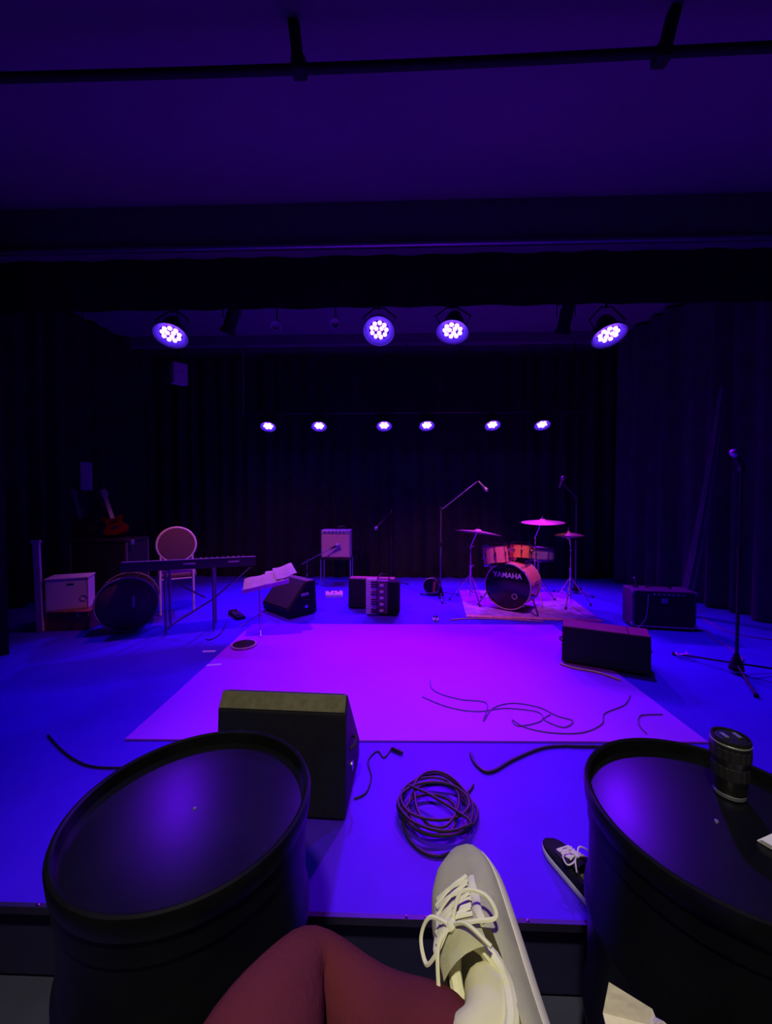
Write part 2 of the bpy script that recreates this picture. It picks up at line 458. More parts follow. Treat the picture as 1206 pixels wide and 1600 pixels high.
# ------------------------------------------------------------------ floor wedges
M_cab = mat('cabinet_black', (0.009, 0.008, 0.009), 0.6, 0, 0.25, 30, 0.25, 200, 0.4)
M_cab_lit = mat('cabinet_lit_top', (0.15, 0.135, 0.075), 0.7, 0, 0.2, 30, 0.2, 200, 0.4)  # lit copy of the black cabinet; house light on the top panel put into the colour
M_grille = mat('wedge_grille', (0.045, 0.04, 0.045), 0.55, 0.3, 0.3, 80, 0.4, 220)
def wedge(label, loc, rz, wd, d, h, topd, seam=False, top_mat=None, plate=False, lip=0.0):
    t = thing('stage_monitor', label, 'speaker', (loc[0], loc[1], 0.012 if loc[2] == 0 else loc[2]), rz, 'wedge monitors on the stage')
    prof = [(0, 0), (d, 0), (d+0.02, 0.09), (topd, h), (0.03, h-lip)] if lip else [(0, 0), (d, 0), (d+0.02, 0.09), (topd, h), (0.02, h)]
    bm = NB(); prism(bm, prof, -wd/2, wd/2)
    bmesh.ops.bevel(bm, geom=list(bm.edges), offset=0.008, segments=2, profile=0.5, affect='EDGES')
    obj('cabinet', bm, M_cab, t)
    a = Vector((0, d+0.02, 0.09)); b = Vector((0, topd, h)); u = (b-a).normalized(); n = Vector((0, u.z, -u.y)); n = n if n.y > 0 else -n
    R = Matrix((Vector((1, 0, 0)), u, Vector((1, 0, 0)).cross(u))).transposed()
    bm = NB(); box(bm, (a+b)/2+n*0.004, (wd*0.94, (b-a).length*0.92, 0.014), R, 0.004); obj('grille', bm, M_grille, t)
    tm = top_mat or M_cab_lit
    pieces = [(-wd/2+0.006, wd/2-0.006)] if not seam else [(-wd/2+0.006, wd*0.26), (wd*0.27, wd/2-0.006)]
    for x0, x1 in pieces:
        pl_ = math.hypot(topd-0.03, lip); an = math.atan2(lip, topd-0.03)
        bm = NB(); box(bm, Vector(((x0+x1)/2, (topd+0.03)/2, h-lip/2))+Vector((0, -math.sin(an), math.cos(an)))*0.003, (x1-x0, pl_-0.012, 0.008), Matrix.Rotation(an, 3, 'X'), 0.003); obj('top_panel', bm, tm, t)
    for s in (-1, 1):
        bm = NB(); tube(bm, [(s*(wd/2+0.002), d*0.30, h*0.45), (s*(wd/2+0.018), d*0.34, h*0.47), (s*(wd/2+0.018), d*0.50, h*0.47), (s*(wd/2+0.002), d*0.54, h*0.45)], 0.007, 6); obj('handle', bm, M_matte, t)
        bm = NB(); lathe(bm, [(0.022, 0), (0.022, 0.006), (0.014, 0.008), (0, 0.008)], 14, Matrix.Translation((s*wd/2, d*0.40, h*0.25)) @ Matrix.Rotation(s*PI/2, 4, 'Y')); obj('socket', bm, M_chrome, t)
        if plate:
            bm = NB(); box(bm, (s*(wd/2+0.003), d*0.45, h*0.62), (0.006, 0.10, 0.03), None, 0.002); obj('badge', bm, mat('pale_badge', (0.8, 0.72, 0.66), 0.4), t)
    for sx in (-1, 1):
        for yy in (0.04, d-0.04):
            bm = NB(); lathe(bm, [(0.018, -0.011), (0.018, 0.0)], 10, Matrix.Translation((sx*(wd/2-0.05), yy, 0))); obj('foot', bm, M_matte, t)
    return t
wedge('black wedge monitor in the foreground just behind the left oil drum', (-0.50, 1.585, 0), -0.045, 0.565, 0.40, 0.500, 0.075, False, None, False, 0.068)
wedge('long low wedge monitor on the right edge of the rug', (1.645, 3.075, 0.0225), math.radians(-24), 0.62, 0.38, 0.30, 0.19, True, mat('brown_top', (0.36, 0.14, 0.10), 0.8), False, 0.02)  # reddish-brown top panel, paler than the black cabinet
wedge('wedge monitor turned sideways beside the music stand', (-1.19, 4.80, 0), math.radians(138.6), 0.57, 0.385, 0.385, 0.15, False, None, True)
wedge('wedge monitor behind the accordion', (-0.33, 4.76, 0), math.radians(-6), 0.58, 0.36, 0.36, 0.18, False, mat('brown_top', (0, 0, 0)))

# ------------------------------------------------------------------ oil drums
M_drum = mat('drum_paint', (0.0055, 0.0055, 0.0065), 0.34, 0, 0.3, 14, 0.03, 12, 0.22)
M_dtop = mat('drum_lid', (0.005, 0.005, 0.008), 0.29, 0, 0.3, 6, 0.02, 9, 0.5)
def oil_drum(x, y, label, rz):
    t = thing('oil_drum', label, 'barrel', (x, y, -0.28), rz, 'black oil drums used as tables')
    H, R = 0.896, 0.272
    prof = [(R-0.012, 0.0), (R+0.004, 0.004), (R+0.004, 0.02), (R-0.004, 0.03)]
    for zc in (0.29, 0.585):
        prof += [(R-0.004, zc-0.03), (R+0.006, zc-0.010), (R+0.006, zc+0.010), (R-0.004, zc+0.03)]
    prof += [(R-0.004, H-0.105), (R+0.001, H-0.10), (R+0.001, H-0.03)]
    bm = NB(); lathe(bm, prof, 72, None, False); obj('body', bm, M_drum, t, None, True)
    bm = NB(); lathe(bm, [(R+0.001, H-0.055), (R+0.008, H-0.045), (R+0.011, H-0.010), (R+0.008, H-0.002), (R+0.002, H), (R-0.004, H-0.003), (R-0.006, H-0.035)], 72, None, False); obj('rim', bm, M_drum, t, None, True)
    bm = NB(); lathe(bm, [(R-0.005, H-0.034), (R-0.02, H-0.033), (R*0.6, H-0.031), (0, H-0.030)], 72, None, False); obj('lid', bm, M_dtop, t, None, True)
    bm = NB(); lathe(bm, [(0.005, 0), (0.004, 0.003), (0, 0.0035)], 8, Matrix.Translation((0.0, 0.0, H-0.0305))); obj('rivet', bm, M_steel, t)
    return t
oil_drum(-0.503, 0.922, 'black oil drum table on the left with an empty bare lid', 1.0)
oil_drum(0.762, 0.922, 'black oil drum table on the right with a camera lens on its lid', 3.6)
LID = -0.28+0.896-0.030

# camera lens standing on the right drum
t = thing('camera_lens', 'black camera lens standing upright on the right oil drum', 'lens', (0.865, 1.01, LID+0.001))
Mr = mat('lens_rubber', (0.012, 0.012, 0.012), 0.6)
bm = NB(); lathe(bm, [(0.030, 0), (0.034, 0.004), (0.034, 0.012), (0.031, 0.014)], 32); obj('mount', bm, mat('grey_ring', (0.25, 0.25, 0.28), 0.35, 0.5), t, None, True)
bm = NB(); lathe(bm, [(0.031, 0.014), (0.035, 0.018), (0.036, 0.045), (0.038, 0.05), (0.038, 0.09), (0.041, 0.098), (0.042, 0.150), (0.040, 0.155), (0.036, 0.155), (0.034, 0.145), (0, 0.145)], 40, None, False); obj('barrel', bm, M_black, t, None, True)
for z0, z1, r, n in ((0.052, 0.086, 0.0395, 36), (0.102, 0.132, 0.0430, 40)):
    bm = NB(); prof = []
    lathe(bm, [(r-0.003, z0), (r, z0+0.002), (r, z1-0.002), (r-0.003, z1)], n, None, False)
    vs = [v for v in bm.verts]
    for v in vs:
        a = round(math.atan2(v.co.y, v.co.x)/(2*PI)*n)
        if a % 2: v.co.x *= 0.965; v.co.y *= 0.965
    obj('grip_ring', bm, Mr, t)
bm = NB(); lathe(bm, [(0.0415, 0.140), (0.0425, 0.141), (0.0425, 0.144), (0.0415, 0.145)], 32, None, False); obj('filter_ring', bm, mat('lens_trim', (0.4, 0.4, 0.36), 0.4, 0.4), t, None, True)
bm = NB(); lathe(bm, [(0.034, 0.148), (0.032, 0.151), (0.012, 0.153), (0, 0.153)], 28, None, False); obj('cap', bm, M_black, t, None, True)
for s in (-1, 1):
    bm = NB(); box(bm, (s*0.016, 0, 0.155), (0.010, 0.022, 0.005), None, 0.0015); obj('cap_clip', bm, M_steel, t)

# folded napkin on the right drum
bm = NB()
pp = [(0.0, 0.02), (0.10, -0.03), (0.16, 0.05), (0.07, 0.11)]
for z in (0.0, 0.004, 0.008):
    sh = z*0.6
    prism(bm, [(x+sh, y-sh) for x, y in pp], z, z+0.0025, 'z')
tag(obj('paper_napkin', bm, mat('napkin', (0.85, 0.83, 0.82), 0.9, 0, 0.04), None, (0.796, 0.850, LID+0.002)), 'folded white napkin on the right oil drum at the picture edge', 'napkin').rotation_euler.z = -0.55

# ------------------------------------------------------------------ drum kit
M_shell = mat('drum_shell', (0.88, 0.24, 0.32), 0.35, 0, 0.10, 6, 0, 60, 0.5, 0, 0.2)
M_head = mat('drum_head', (0.78, 0.74, 0.74), 0.55, 0, 0.05)
M_blackhead = mat('black_head', (0.02, 0.014, 0.022), 0.22, 0, 0.2, 8)
GD = 'drum kit'
def drum(name, label, R, L, loc, axis, head_m, shell_m=None, lugs=8, cat='drum', hoop_m=None):
    """a drum whose axis (pointing at its top / front head) is `axis`"""
    t = thing(name, label, cat, loc, 0, GD)
    M = Vector(axis).normalized().to_track_quat('Z', 'Y').to_matrix().to_4x4()
    bm = NB(); lathe(bm, [(R, -L/2), (R, L/2)], 40, M, False)
    bmesh.ops.solidify(bm, geom=list(bm.faces), thickness=0.006)
    obj('shell', bm, shell_m or M_shell, t, None, True)
    for s in (-1, 1):
        bm = NB(); lathe(bm, [(R-0.004, 0.0), (R+0.008, 0.0), (R+0.010, 0.03), (R+0.002, 0.032), (R-0.004, 0.028)], 40, M @ Matrix.Translation((0, 0, s*L/2 - (0.018 if s > 0 else 0.012))), False)
        obj('hoop', bm, hoop_m or M_chrome, t, None, True)
        bm = NB(); lathe(bm, [(0, 0.0), (R*0.98, 0.0), (R, -0.004), (R, -0.008), (0, -0.008)], 40, M @ Matrix.Translation((0, 0, s*L/2+0.004)), False)
        obj('drum_head', bm, head_m if s > 0 else M_head, t, None, True)
    for k in range(lugs):
        a = 2*PI*k/lugs+0.2
        bm = NB(); box(bm, (R+0.012, 0, 0), (0.02, 0.018, min(0.06, L*0.3)), None, 0.004); rod(bm, (R+0.014, 0, -L/2), (R+0.014, 0, L/2), 0.004, None, 6)
        o = obj('lug', bm, M_chrome, t); o.matrix_local = M @ Matrix.Rotation(a, 4, 'Z')
    return t, M
a = math.radians(36)
ax = Vector((-math.sin(a), -math.cos(a), 0.0))
bd_c = Vector((1.345, 4.73, 0.307)) - ax*0.20
bd, Mb = drum('bass_drum', 'bass drum with black front head and pink shell in the kit', 0.278, 0.40, bd_c, ax, M_blackhead, None, 8, 'drum', mat('wood_hoop', (0.62, 0.42, 0.45), 0.4))
# lettering on the front head
def letters(txt, size, m, parent, M, name='lettering', sx=1.0):
    cu = bpy.data.curves.new(name, 'FONT'); cu.body = txt; cu.size = size; cu.align_x = 'CENTER'; cu.align_y = 'CENTER'; cu.extrude = 0.0012; cu.space_character = 1.02; cu.offset = size*0.03
    tmp = bpy.data.objects.new('tmp', cu); C.objects.link(tmp)
    dg = bpy.context.evaluated_depsgraph_get()
    me = bpy.data.meshes.new_from_object(tmp.evaluated_get(dg))
    bpy.data.objects.remove(tmp)
    me.materials.clear(); me.materials.append(m)
    o = bpy.data.objects.new(name, me); C.objects.link(o); o.parent = parent
    o.matrix_local = M @ Matrix.Diagonal((sx, 1, 1, 1))
    return o
right = Vector((-ax.y, ax.x, 0))           # viewer's right on the head
Mt = Matrix((right, Vector((0, 0, 1)), ax)).transposed().to_4x4()
letters('YAMAHA', 0.085, mat('logo_white', (0.80, 0.72, 0.76), 0.5), bd, Matrix.Translation(ax*0.209+Vector((0, 0, 0.135))) @ Mt)
bm = NB(); torus(bm, 0.03, 0.003, Matrix.Translation(ax*0.209+right*(0.09)+Vector((0, 0, -0.11))) @ Mt, 20, 6); obj('emblem_ring', bm, mat('logo_white', (0, 0, 0)), bd)
for s in (-1, 1):
    bm = NB(); p = ax*0.13+right*(s*0.275)+Vector((0, 0, -0.10)); rod(bm, p, p+right*(s*0.10)+ax*0.10+Vector((0, 0, -0.184)), 0.011); box(bm, p, (0.05, 0.05, 0.06), None, 0.008); obj('spur', bm, M_chrome, bd, None, True)
for k in range(4):
    ang = PI/4+k*PI/2
    bm = NB(); p = ax*0.215+(right*math.cos(ang)+Vector((0, 0, 1))*math.sin(ang))*0.286; box(bm, p, (0.022, 0.04, 0.022), None, 0.004); obj('claw', bm, M_chrome, bd)
bm = NB(); q = Vector((0.02, 0.02, 0.28)); rod(bm, q, q+Vector((0, 0, 0.16)), 0.013); rod(bm, q+Vector((-0.10, 0, 0.15)), q+Vector((0.16, 0.02, 0.15)), 0.010); obj('tom_mount', bm, M_chrome, bd, None, True)

drum('rack_tom', 'larger pink rack tom mounted over the bass drum, on the left', 0.150, 0.24, (1.235, 4.88, 0.668), (-0.08, 0.22, 1), M_head)
drum('rack_tom', 'smaller orange rack tom beside the pink one', 0.125, 0.20, (1.575, 4.98, 0.700), (0.08, 0.20, 1), M_head, mat('orange_shell', (0.92, 0.32, 0.12), 0.35, 0, 0.1, 6))
t, M = drum('snare_drum', 'metal snare drum on its stand at the right of the kit', 0.178, 0.15, (1.86, 5.12, 0.655), (0.05, 0.06, 1), M_head, mat('violet_shell', (0.55, 0.42, 0.60), 0.3, 0.5), 8)
bm = NB(); rod(bm, (0, 0, -0.10), (0, 0, -0.52), 0.012)
for k in range(3):
    aa = 0.4+k*2*PI/3; e = Vector((math.cos(aa), math.sin(aa), 0)); rod(bm, Vector((0, 0, -0.10)), e*0.17+Vector((0, 0, -0.085)), 0.007)
obj('basket', bm, M_chrome, t, None, True)
for k in range(3):
    aa = 0.4+k*2*PI/3; e = Vector((math.cos(aa), math.sin(aa), 0))
    bm = NB(); rod(bm, Vector((0, 0, -0.40)), e*0.26+Vector((0, 0, -0.634)), 0.009); obj('leg', bm, M_chrome, t, None, True)

def cymbal_stand(label, base, top, R, tilt, rot=0.0, spread=0.27, hat=False):
    t = thing('cymbal_stand', label, 'cymbal stand', (base[0], base[1], 0.018), rot, GD)
    tx, ty, tz = top[0]-base[0], top[1]-base[1], top[2]-0.009
    Ri = Matrix.Rotation(-rot, 3, 'Z')
    tp = Ri @ Vector((tx, ty, tz))
    j = Vector((0, 0, tz*0.78))
    bm = NB(); rod(bm, (0, 0, 0.06), (0, 0, tz*0.5), 0.015); rod(bm, (0, 0, tz*0.5), j, 0.010); rod(bm, j, tp+Vector((0, 0, 0.03)), 0.008); obj('pole', bm, M_chrome, t, None, True)
    for zz in (tz*0.5, tz*0.78):
        bm = NB(); lathe(bm, [(0.02, -0.02), (0.022, 0), (0.02, 0.02)], 12, Matrix.Translation((0, 0, zz))); rod(bm, (0, 0, zz), (0.05, 0, zz), 0.006); obj('clamp', bm, M_chrome, t, None, True)
    for k in range(3):
        aa = 2*PI*k/3+0.5; e = Vector((math.cos(aa), math.sin(aa), 0))
        bm = NB(); rod(bm, Vector((0, 0, 0.36)), e*spread, 0.008); rod(bm, Vector((0, 0, 0.12)), e*spread*0.6+Vector((0, 0, 0.14)), 0.006)
        lg = obj('leg', bm, M_chrome, t, None, True)
        bm = NB(); lathe(bm, [(0.014, -0.009), (0.014, 0.016)], 8, Matrix.Translation(e*spread)); obj('rubber_foot', bm, M_matte, lg)
    Mx = Matrix.Translation(tp) @ Matrix.Rotation(tilt[0], 4, 'X') @ Matrix.Rotation(tilt[1], 4, 'Y')
    prof = [(0.006, 0.032), (R*0.10, 0.028), (R*0.17, 0.010), (R*0.6, -0.004), (R, -0.020), (R, -0.0215), (R*0.6, -0.006), (R*0.16, 0.007), (R*0.09, 0.025), (0.006, 0.029)]
    bm = NB(); lathe(bm, prof, 40, Mx, False); cy = obj('cymbal', bm, M_brass, t, None, True)
    if hat:
        bm = NB(); lathe(bm, [(r, -z-0.05) for r, z in prof], 40, Mx, False); obj('cymbal', bm, M_brass, t, None, True)
    bm = NB(); lathe(bm, [(0.012, 0.03), (0.012, 0.05), (0.005, 0.055), (0.005, 0.08)], 10, Mx); obj('wing_nut', bm, M_chrome, t, None, True)
    return t
cymbal_stand('crash cymbal tilted down to the right at the left of the kit', (0.975, 5.16), (1.055, 5.06, 0.945), 0.30, (-0.05, 0.15), 0.3)
t0 = cymbal_stand('wide ride cymbal set highest over the right of the kit', (1.92, 5.42), (1.945, 5.22, 1.075), 0.275, (0.02, -0.07), 0.9)
cymbal_stand('pair of hi-hat cymbals on a stand at the right end of the kit', (2.235, 5.02), (2.205, 5.02, 0.925), 0.175, (0.0, 0.02), 1.5, 0.25, True)
# pedal and throne behind the bass drum
t = thing('drum_throne', 'round black drum stool behind the bass drum', 'stool', (1.50, 5.68, 0.008))
bm = NB(); lathe(bm, [(0.0, 0.46), (0.15, 0.46), (0.165, 0.475), (0.165, 0.52), (0.15, 0.545), (0, 0.55)], 28); obj('seat', bm, M_matte, t, None, True)
bm = NB(); rod(bm, (0, 0, 0.15), (0, 0, 0.46), 0.014); obj('post', bm, M_chrome, t, None, True)
for k in range(3):
    aa = 2*PI*k/3; bm = NB(); rod(bm, (0, 0, 0.25), (0.24*math.cos(aa), 0.24*math.sin(aa), 0.008), 0.009); obj('leg', bm, M_chrome, t, None, True)

# ------------------------------------------------------------------ stands and microphones
def mic_stand(label, base, pole_h, boom=None, m=None, spread=0.30, rot=0.2, zb=0.0, cone=True, boom_r=0.007):
    t = thing('microphone_stand', label, 'microphone stand', (base[0], base[1], zb), rot)
    m = m or M_black
    bm = NB(); rod(bm, (0, 0, 0.05), (0, 0, pole_h*0.6), 0.012); rod(bm, (0, 0, pole_h*0.6), (0, 0, pole_h), 0.008); obj('pole', bm, m, t, None, True)
    bm = NB(); lathe(bm, [(0.016, 0.16), (0.02, 0.14), (0.045, 0.06), (0.05, 0.03), (0.03, 0.02)] if cone else [(0.02, 0.10), (0.025, 0.06), (0.02, 0.03)], 16); obj('hub', bm, M_matte, t, None, True)
    bm = NB(); lathe(bm, [(0.017, -0.03), (0.018, 0.03)], 12, Matrix.Translation((0, 0, pole_h*0.6))); obj('collar', bm, M_matte, t, None, True)
    for k in range(3):
        aa = 2*PI*k/3; e = Vector((math.cos(aa), math.sin(aa), 0))
        bm = NB(); rod(bm, e*0.03+Vector((0, 0, 0.075)), e*spread+Vector((0, 0, 0.014)), 0.008); lg = obj('leg', bm, m, t, None, True)
        bm = NB(); lathe(bm, [(0.013, 0.0), (0.016, 0.012), (0.012, 0.026)], 8, Matrix.Translation(e*spread)); obj('rubber_foot', bm, M_matte, lg)
    Ri = Matrix.Rotation(-rot, 3, 'Z')
    if boom:
        p = Ri @ (Vector(boom[0])-Vector((base[0], base[1], zb))); q = Ri @ (Vector(boom[1])-Vector((base[0], base[1], zb)))
        bm = NB(); rod(bm, p, q, boom_r); obj('boom', bm, m, t, None, True)
        bm = NB(); box(bm, (0, 0, pole_h), (0.035, 0.035, 0.05), None, 0.006); obj('boom_clutch', bm, M_matte, t)
    return t
def mic(label, p, d, L=0.16, m=None, headm=None):
    t = thing('microphone', label, 'microphone', p)
    d = Vector(d).normalized(); M = d.to_track_quat('Z', 'Y').to_matrix().to_4x4()
    bm = NB(); lathe(bm, [(0.009, -L), (0.012, -L+0.01), (0.018, -0.03), (0.018, -0.02), (0, -0.02)], 16, M); obj('handle', bm, m or M_black, t, None, True)
    bm = NB(); lathe(bm, [(0.019, -0.022), (0.026, -0.004), (0.027, 0.012), (0.021, 0.030), (0.010, 0.038), (0, 0.039)], 18, M); obj('grille_ball', bm, headm or M_steel, t, None, True)
    return t
mic_stand('tall straight black microphone stand at the right edge of the stage', (2.655, 3.065), 1.60, ((2.655, 3.065, 1.60), (2.61, 3.06, 1.665)), mat('stand_black', (0.03, 0.03, 0.033), 0.35, 0.2), 0.42, 0.06)
mic('microphone on top of the tall stand at the right', (2.585, 3.05, 1.715), (-0.65, -0.3, 0.5), 0.15, None, mat('mic_ball', (0.6, 0.55, 0.62), 0.4, 0.5))
mic_stand('overhead boom stand behind the left of the drum kit', (0.60, 5.36), 1.24, ((0.585, 5.36, 1.21), (1.10, 5.36, 1.62)), mat('stand_grey', (0.16, 0.16, 0.18), 0.35, 0.4), 0.30, 0.5)
mic('overhead microphone at the end of the boom left of the drum kit', (1.215, 5.36, 1.515), (0.6, 0, -0.65), 0.15, mat('stand_grey', (0, 0, 0)))
mic_stand('overhead boom stand behind the right of the drum kit', (2.62, 5.72), 1.36, ((2.66, 5.75, 1.36), (2.33, 5.47, 1.58)), mat('stand_grey', (0, 0, 0)), 0.30, 0.9)
mic('overhead microphone above the ride cymbal on the right boom', (2.285, 5.41, 1.660), (0.25, -0.2, 0.9), 0.13, mat('stand_grey', (0, 0, 0)))
mic_stand('black straight microphone stand in front of the back curtain', (-0.10, 6.1), 1.18, ((-0.10, 6.1, 1.18), (-0.30, 6.02, 0.96)), None, 0.28, 0.3)
mic('small microphone drooping from the stand before the back curtain', (-0.33, 6.0, 0.93), (-0.6, -0.2, -0.7), 0.12)

# ------------------------------------------------------------------ guitar amp on a low stand, with a mic
t = thing('guitar_amplifier', 'small combo amplifier with pinkish grille raised on a stand near the back curtain', 'amplifier', (-0.985, 6.22, 0.44))
bm = NB(); box(bm, (0, 0, 0.225), (0.47, 0.24, 0.45), None, 0.012); obj('cabinet', bm, mat('amp_tolex', (0.30, 0.24, 0.28), 0.7, 0, 0.15, 60), t)
bm = NB(); box(bm, (0, -0.122, 0.20), (0.43, 0.012, 0.36), None, 0.004); obj('grille_cloth', bm, mat('pink_grille', (0.66, 0.36, 0.36), 0.85, 0, 0.12, 90), t)
bm = NB(); box(bm, (0, -0.121, 0.415), (0.44, 0.012, 0.045), None, 0.003); obj('control_panel', bm, mat('panel_grey', (0.42, 0.36, 0.52), 0.4, 0.4), t)
for k in range(6):
    bm = NB(); lathe(bm, [(0.011, 0), (0.009, 0.016), (0, 0.016)], 10, Matrix.Translation((-0.17+k*0.06, -0.127, 0.415)) @ Matrix.Rotation(PI/2, 4, 'X')); obj('knob', bm, M_black, t)
bm = NB(); tube(bm, catmull([(-0.01, 0, 0.45), (0.03, 0, 0.49), (0.13, 0, 0.495), (0.17, 0, 0.45)], 6), 0.010, 6, False); obj('handle', bm, M_black, t, None, True)
t = thing('amplifier_stand', 'grey tubular stand under the small combo amplifier', 'stand', (-0.985, 6.22, 0.0))
for s in (-1, 1):
    bm = NB(); tube(bm, [(s*0.235, -0.14, 0.012), (s*0.235, -0.14, 0.44-0.012)], 0.011, 8); obj('leg', bm, M_steel, t, None, True)
    bm = NB(); tube(bm, [(s*0.235, 0.14, 0.012), (s*0.235, 0.14, 0.44-0.012)], 0.011, 8); obj('leg', bm, M_steel, t, None, True)
bm = NB(); box(bm, (0, 0, 0.423), (0.47, 0.30, 0.025), None, 0.004); obj('shelf', bm, M_matte, t)
mic_stand('short stand holding a microphone at the amplifier grille', (-1.42, 6.0), 0.42, ((-1.50, 5.97, 0.36), (-1.02, 6.03, 0.62)), mat('stand_grey', (0, 0, 0)), 0.20, 0.9)
mic('microphone pointing at the pinkish amplifier grille', (-0.955, 6.04, 0.650), (0.85, 0.1, 0.45), 0.11)
# effects pedals on the floor
def pedal(label, x, y, rz, s, m, top=None):
    t = thing('effects_pedal', label, 'pedal', (x, y, 0.001), rz)
    bm = NB(); prism(bm, [(-s[1]/2, 0), (s[1]/2, 0), (s[1]/2, s[2]), (-s[1]/2, s[2]*0.55)], -s[0]/2, s[0]/2); obj('housing', bm, m, t)
    bm = NB(); lathe(bm, [(0.014, 0), (0.014, 0.018), (0.010, 0.022), (0, 0.022)], 10, Matrix.Translation((0, -s[1]*0.2, s[2]*0.63))); obj('footswitch', bm, top or M_chrome, t)
    for k in (-1, 1):
        bm = NB(); lathe(bm, [(0.012, 0), (0.010, 0.016), (0, 0.016)], 8, Matrix.Translation((k*s[0]*0.25, s[1]*0.3, s[2]*0.9))); obj('knob', bm, top or M_black, t)
pedal('pale effects pedal on the floor before the raised amplifier', -0.90, 5.42, 0.2, (0.24, 0.12, 0.06), mat('pale_pedal', (0.7, 0.55, 0.6), 0.5))
pedal('black sustain pedal on the floor right of the piano stand', -1.88, 4.42, 0.75, (0.09, 0.30, 0.05), M_matte)
pedal('tiny pale box on the floor behind the rug, left of the drums', 0.43, 4.32, 0.0, (0.06, 0.06, 0.04), mat('pale_pedal', (0, 0, 0)))

# small hand drum with a red stripe
t = thing('hand_drum', 'small black hand drum with a red stripe lying left of the drum kit', 'drum', (0.515, 5.60, 0.125), 0.0)
M = Vector((-0.35, -1, 0.1)).to_track_quat('Z', 'Y').to_matrix().to_4x4()
bm = NB(); lathe(bm, [(0.10, -0.10), (0.118, -0.05), (0.12, 0.06), (0.112, 0.09)], 28, M); obj('shell', bm, M_black, t, None, True)
bm = NB(); lathe(bm, [(0.116, 0.075), (0.12, 0.08), (0.12, 0.10), (0.108, 0.105)], 28, M, False); obj('hoop', bm, M_steel, t, None, True)
bm = NB(); box(bm, (0.012, -0.108, 0.0), (0.035, 0.02, 0.15), Matrix.Rotation(0.1, 3, 'Y'), 0.004); obj('stripe', bm, mat('red_stripe', (0.9, 0.12, 0.08), 0.5), t)

# ------------------------------------------------------------------ accordion
t = thing('accordion', 'piano accordion with white keyboard standing on the floor against a monitor', 'accordion', (-0.27, 4.49, 0.002), -0.10)
R = Matrix.Rotation(-0.10, 3, 'X')
Md = mat('accordion_dark', (0.16, 0.09, 0.10), 0.3)
bm = NB(); box(bm, (0.09, 0.085, 0.215), (0.14, 0.15, 0.40), None, 0.015); obj('treble_case', bm, Md, t)
bm = NB()
prof = []
for k in range(8):
    prof += [(0.16+0.018*k, 0.012 if k % 2 else 0.0)]
for k in range(7):
    box(bm, (0.168+0.018*k, 0.085, 0.215), (0.008, 0.16, 0.38), None, 0.0); box(bm, (0.177+0.018*k, 0.085, 0.215), (0.010, 0.14, 0.36))
obj('bellows', bm, M_matte, t)
bm = NB(); box(bm, (-0.035, 0.04, 0.22), (0.12, 0.04, 0.43), None, 0.006); obj('keyboard_bed', bm, mat('accordion_white', (0.88, 0.72, 0.74), 0.35, 0, 0.05), t)
for k in range(14):
    bm = NB(); box(bm, (-0.040, 0.014, 0.03+k*0.0293), (0.125, 0.016, 0.0272), None, 0.003); obj('white_key', bm, mat('accordion_white', (0, 0, 0)), t)
for k in (0, 1, 3, 4, 5, 7, 8, 10, 11, 12):
    bm = NB(); box(bm, (-0.005, 0.002, 0.0447+k*0.0293), (0.075, 0.014, 0.015), None, 0.003); obj('black_key', bm, M_black, t)
for k in range(5):
    bm = NB(); box(bm, (0.085, 0.004, 0.06+k*0.075), (0.045, 0.012, 0.028), None, 0.004); obj('register_switch', bm, mat('accordion_white', (0, 0, 0)), t)
bm = NB(); tube(bm, catmull([(0.02, 0.12, 0.42), (0.06, 0.22, 0.46), (0.14, 0.26, 0.40), (0.12, 0.20, 0.25), (0.05, 0.165, 0.06)], 6), 0.012, 6, False, 0.3); obj('strap', bm, M_matte, t)

# ------------------------------------------------------------------ right combo amp
t = thing('combo_amplifier', 'black combo amplifier with pale trim on the floor at the right', 'amplifier', (2.80, 4.20, 0.002), -0.16)
bm = NB(); box(bm, (0, 0, 0.215), (0.60, 0.26, 0.39), None, 0.012); obj('cabinet', bm, mat('amp_black', (0.085, 0.08, 0.09), 0.55, 0, 0.2, 50, 0.2, 200), t)
bm = NB(); box(bm, (0.0, -0.131, 0.195), (0.55, 0.012, 0.30), None, 0.003); obj('grille_cloth', bm, mat('black_grille', (0.015, 0.013, 0.015), 0.9, 0, 0.3, 120), t)
bm = NB(); box(bm, (0, -0.131, 0.375), (0.56, 0.014, 0.05), None, 0.003); obj('control_panel', bm, M_black, t)
for k in range(7):
    bm = NB(); lathe(bm, [(0.012, 0), (0.009, 0.016), (0, 0.016)], 10, Matrix.Translation((-0.10+k*0.045, -0.138, 0.375)) @ Matrix.Rotation(PI/2, 4, 'X')); obj('knob', bm, M_steel, t)
bm = NB(); box(bm, (0, -0.135, 0.035), (0.56, 0.008, 0.010)); obj('trim_strip', bm, mat('pale_trim', (0.75, 0.66, 0.55), 0.4, 0.2), t)
bm = NB(); box(bm, (0.0, -0.139, 0.31), (0.06, 0.004, 0.05), None, 0.002); obj('badge', bm, mat('violet_badge', (0.3, 0.22, 0.4), 0.4), t)
for sx in (-1, 1):
    for z in (0.05, 0.39):
        bm = NB(); box(bm, (sx*0.29, -0.118, z), (0.035, 0.035, 0.035), None, 0.008); obj('corner_cap', bm, M_steel, t)
    bm = NB(); lathe(bm, [(0.02, 0), (0.02, 0.022)], 10, Matrix.Translation((sx*0.25, -0.09, 0))); obj('foot', bm, M_matte, t)
bm = NB(); tube(bm, catmull([(-0.12, 0, 0.41), (-0.09, 0, 0.435), (0.09, 0, 0.435), (0.12, 0, 0.41)], 6), 0.010, 6); obj('handle', bm, M_matte, t, None, True)
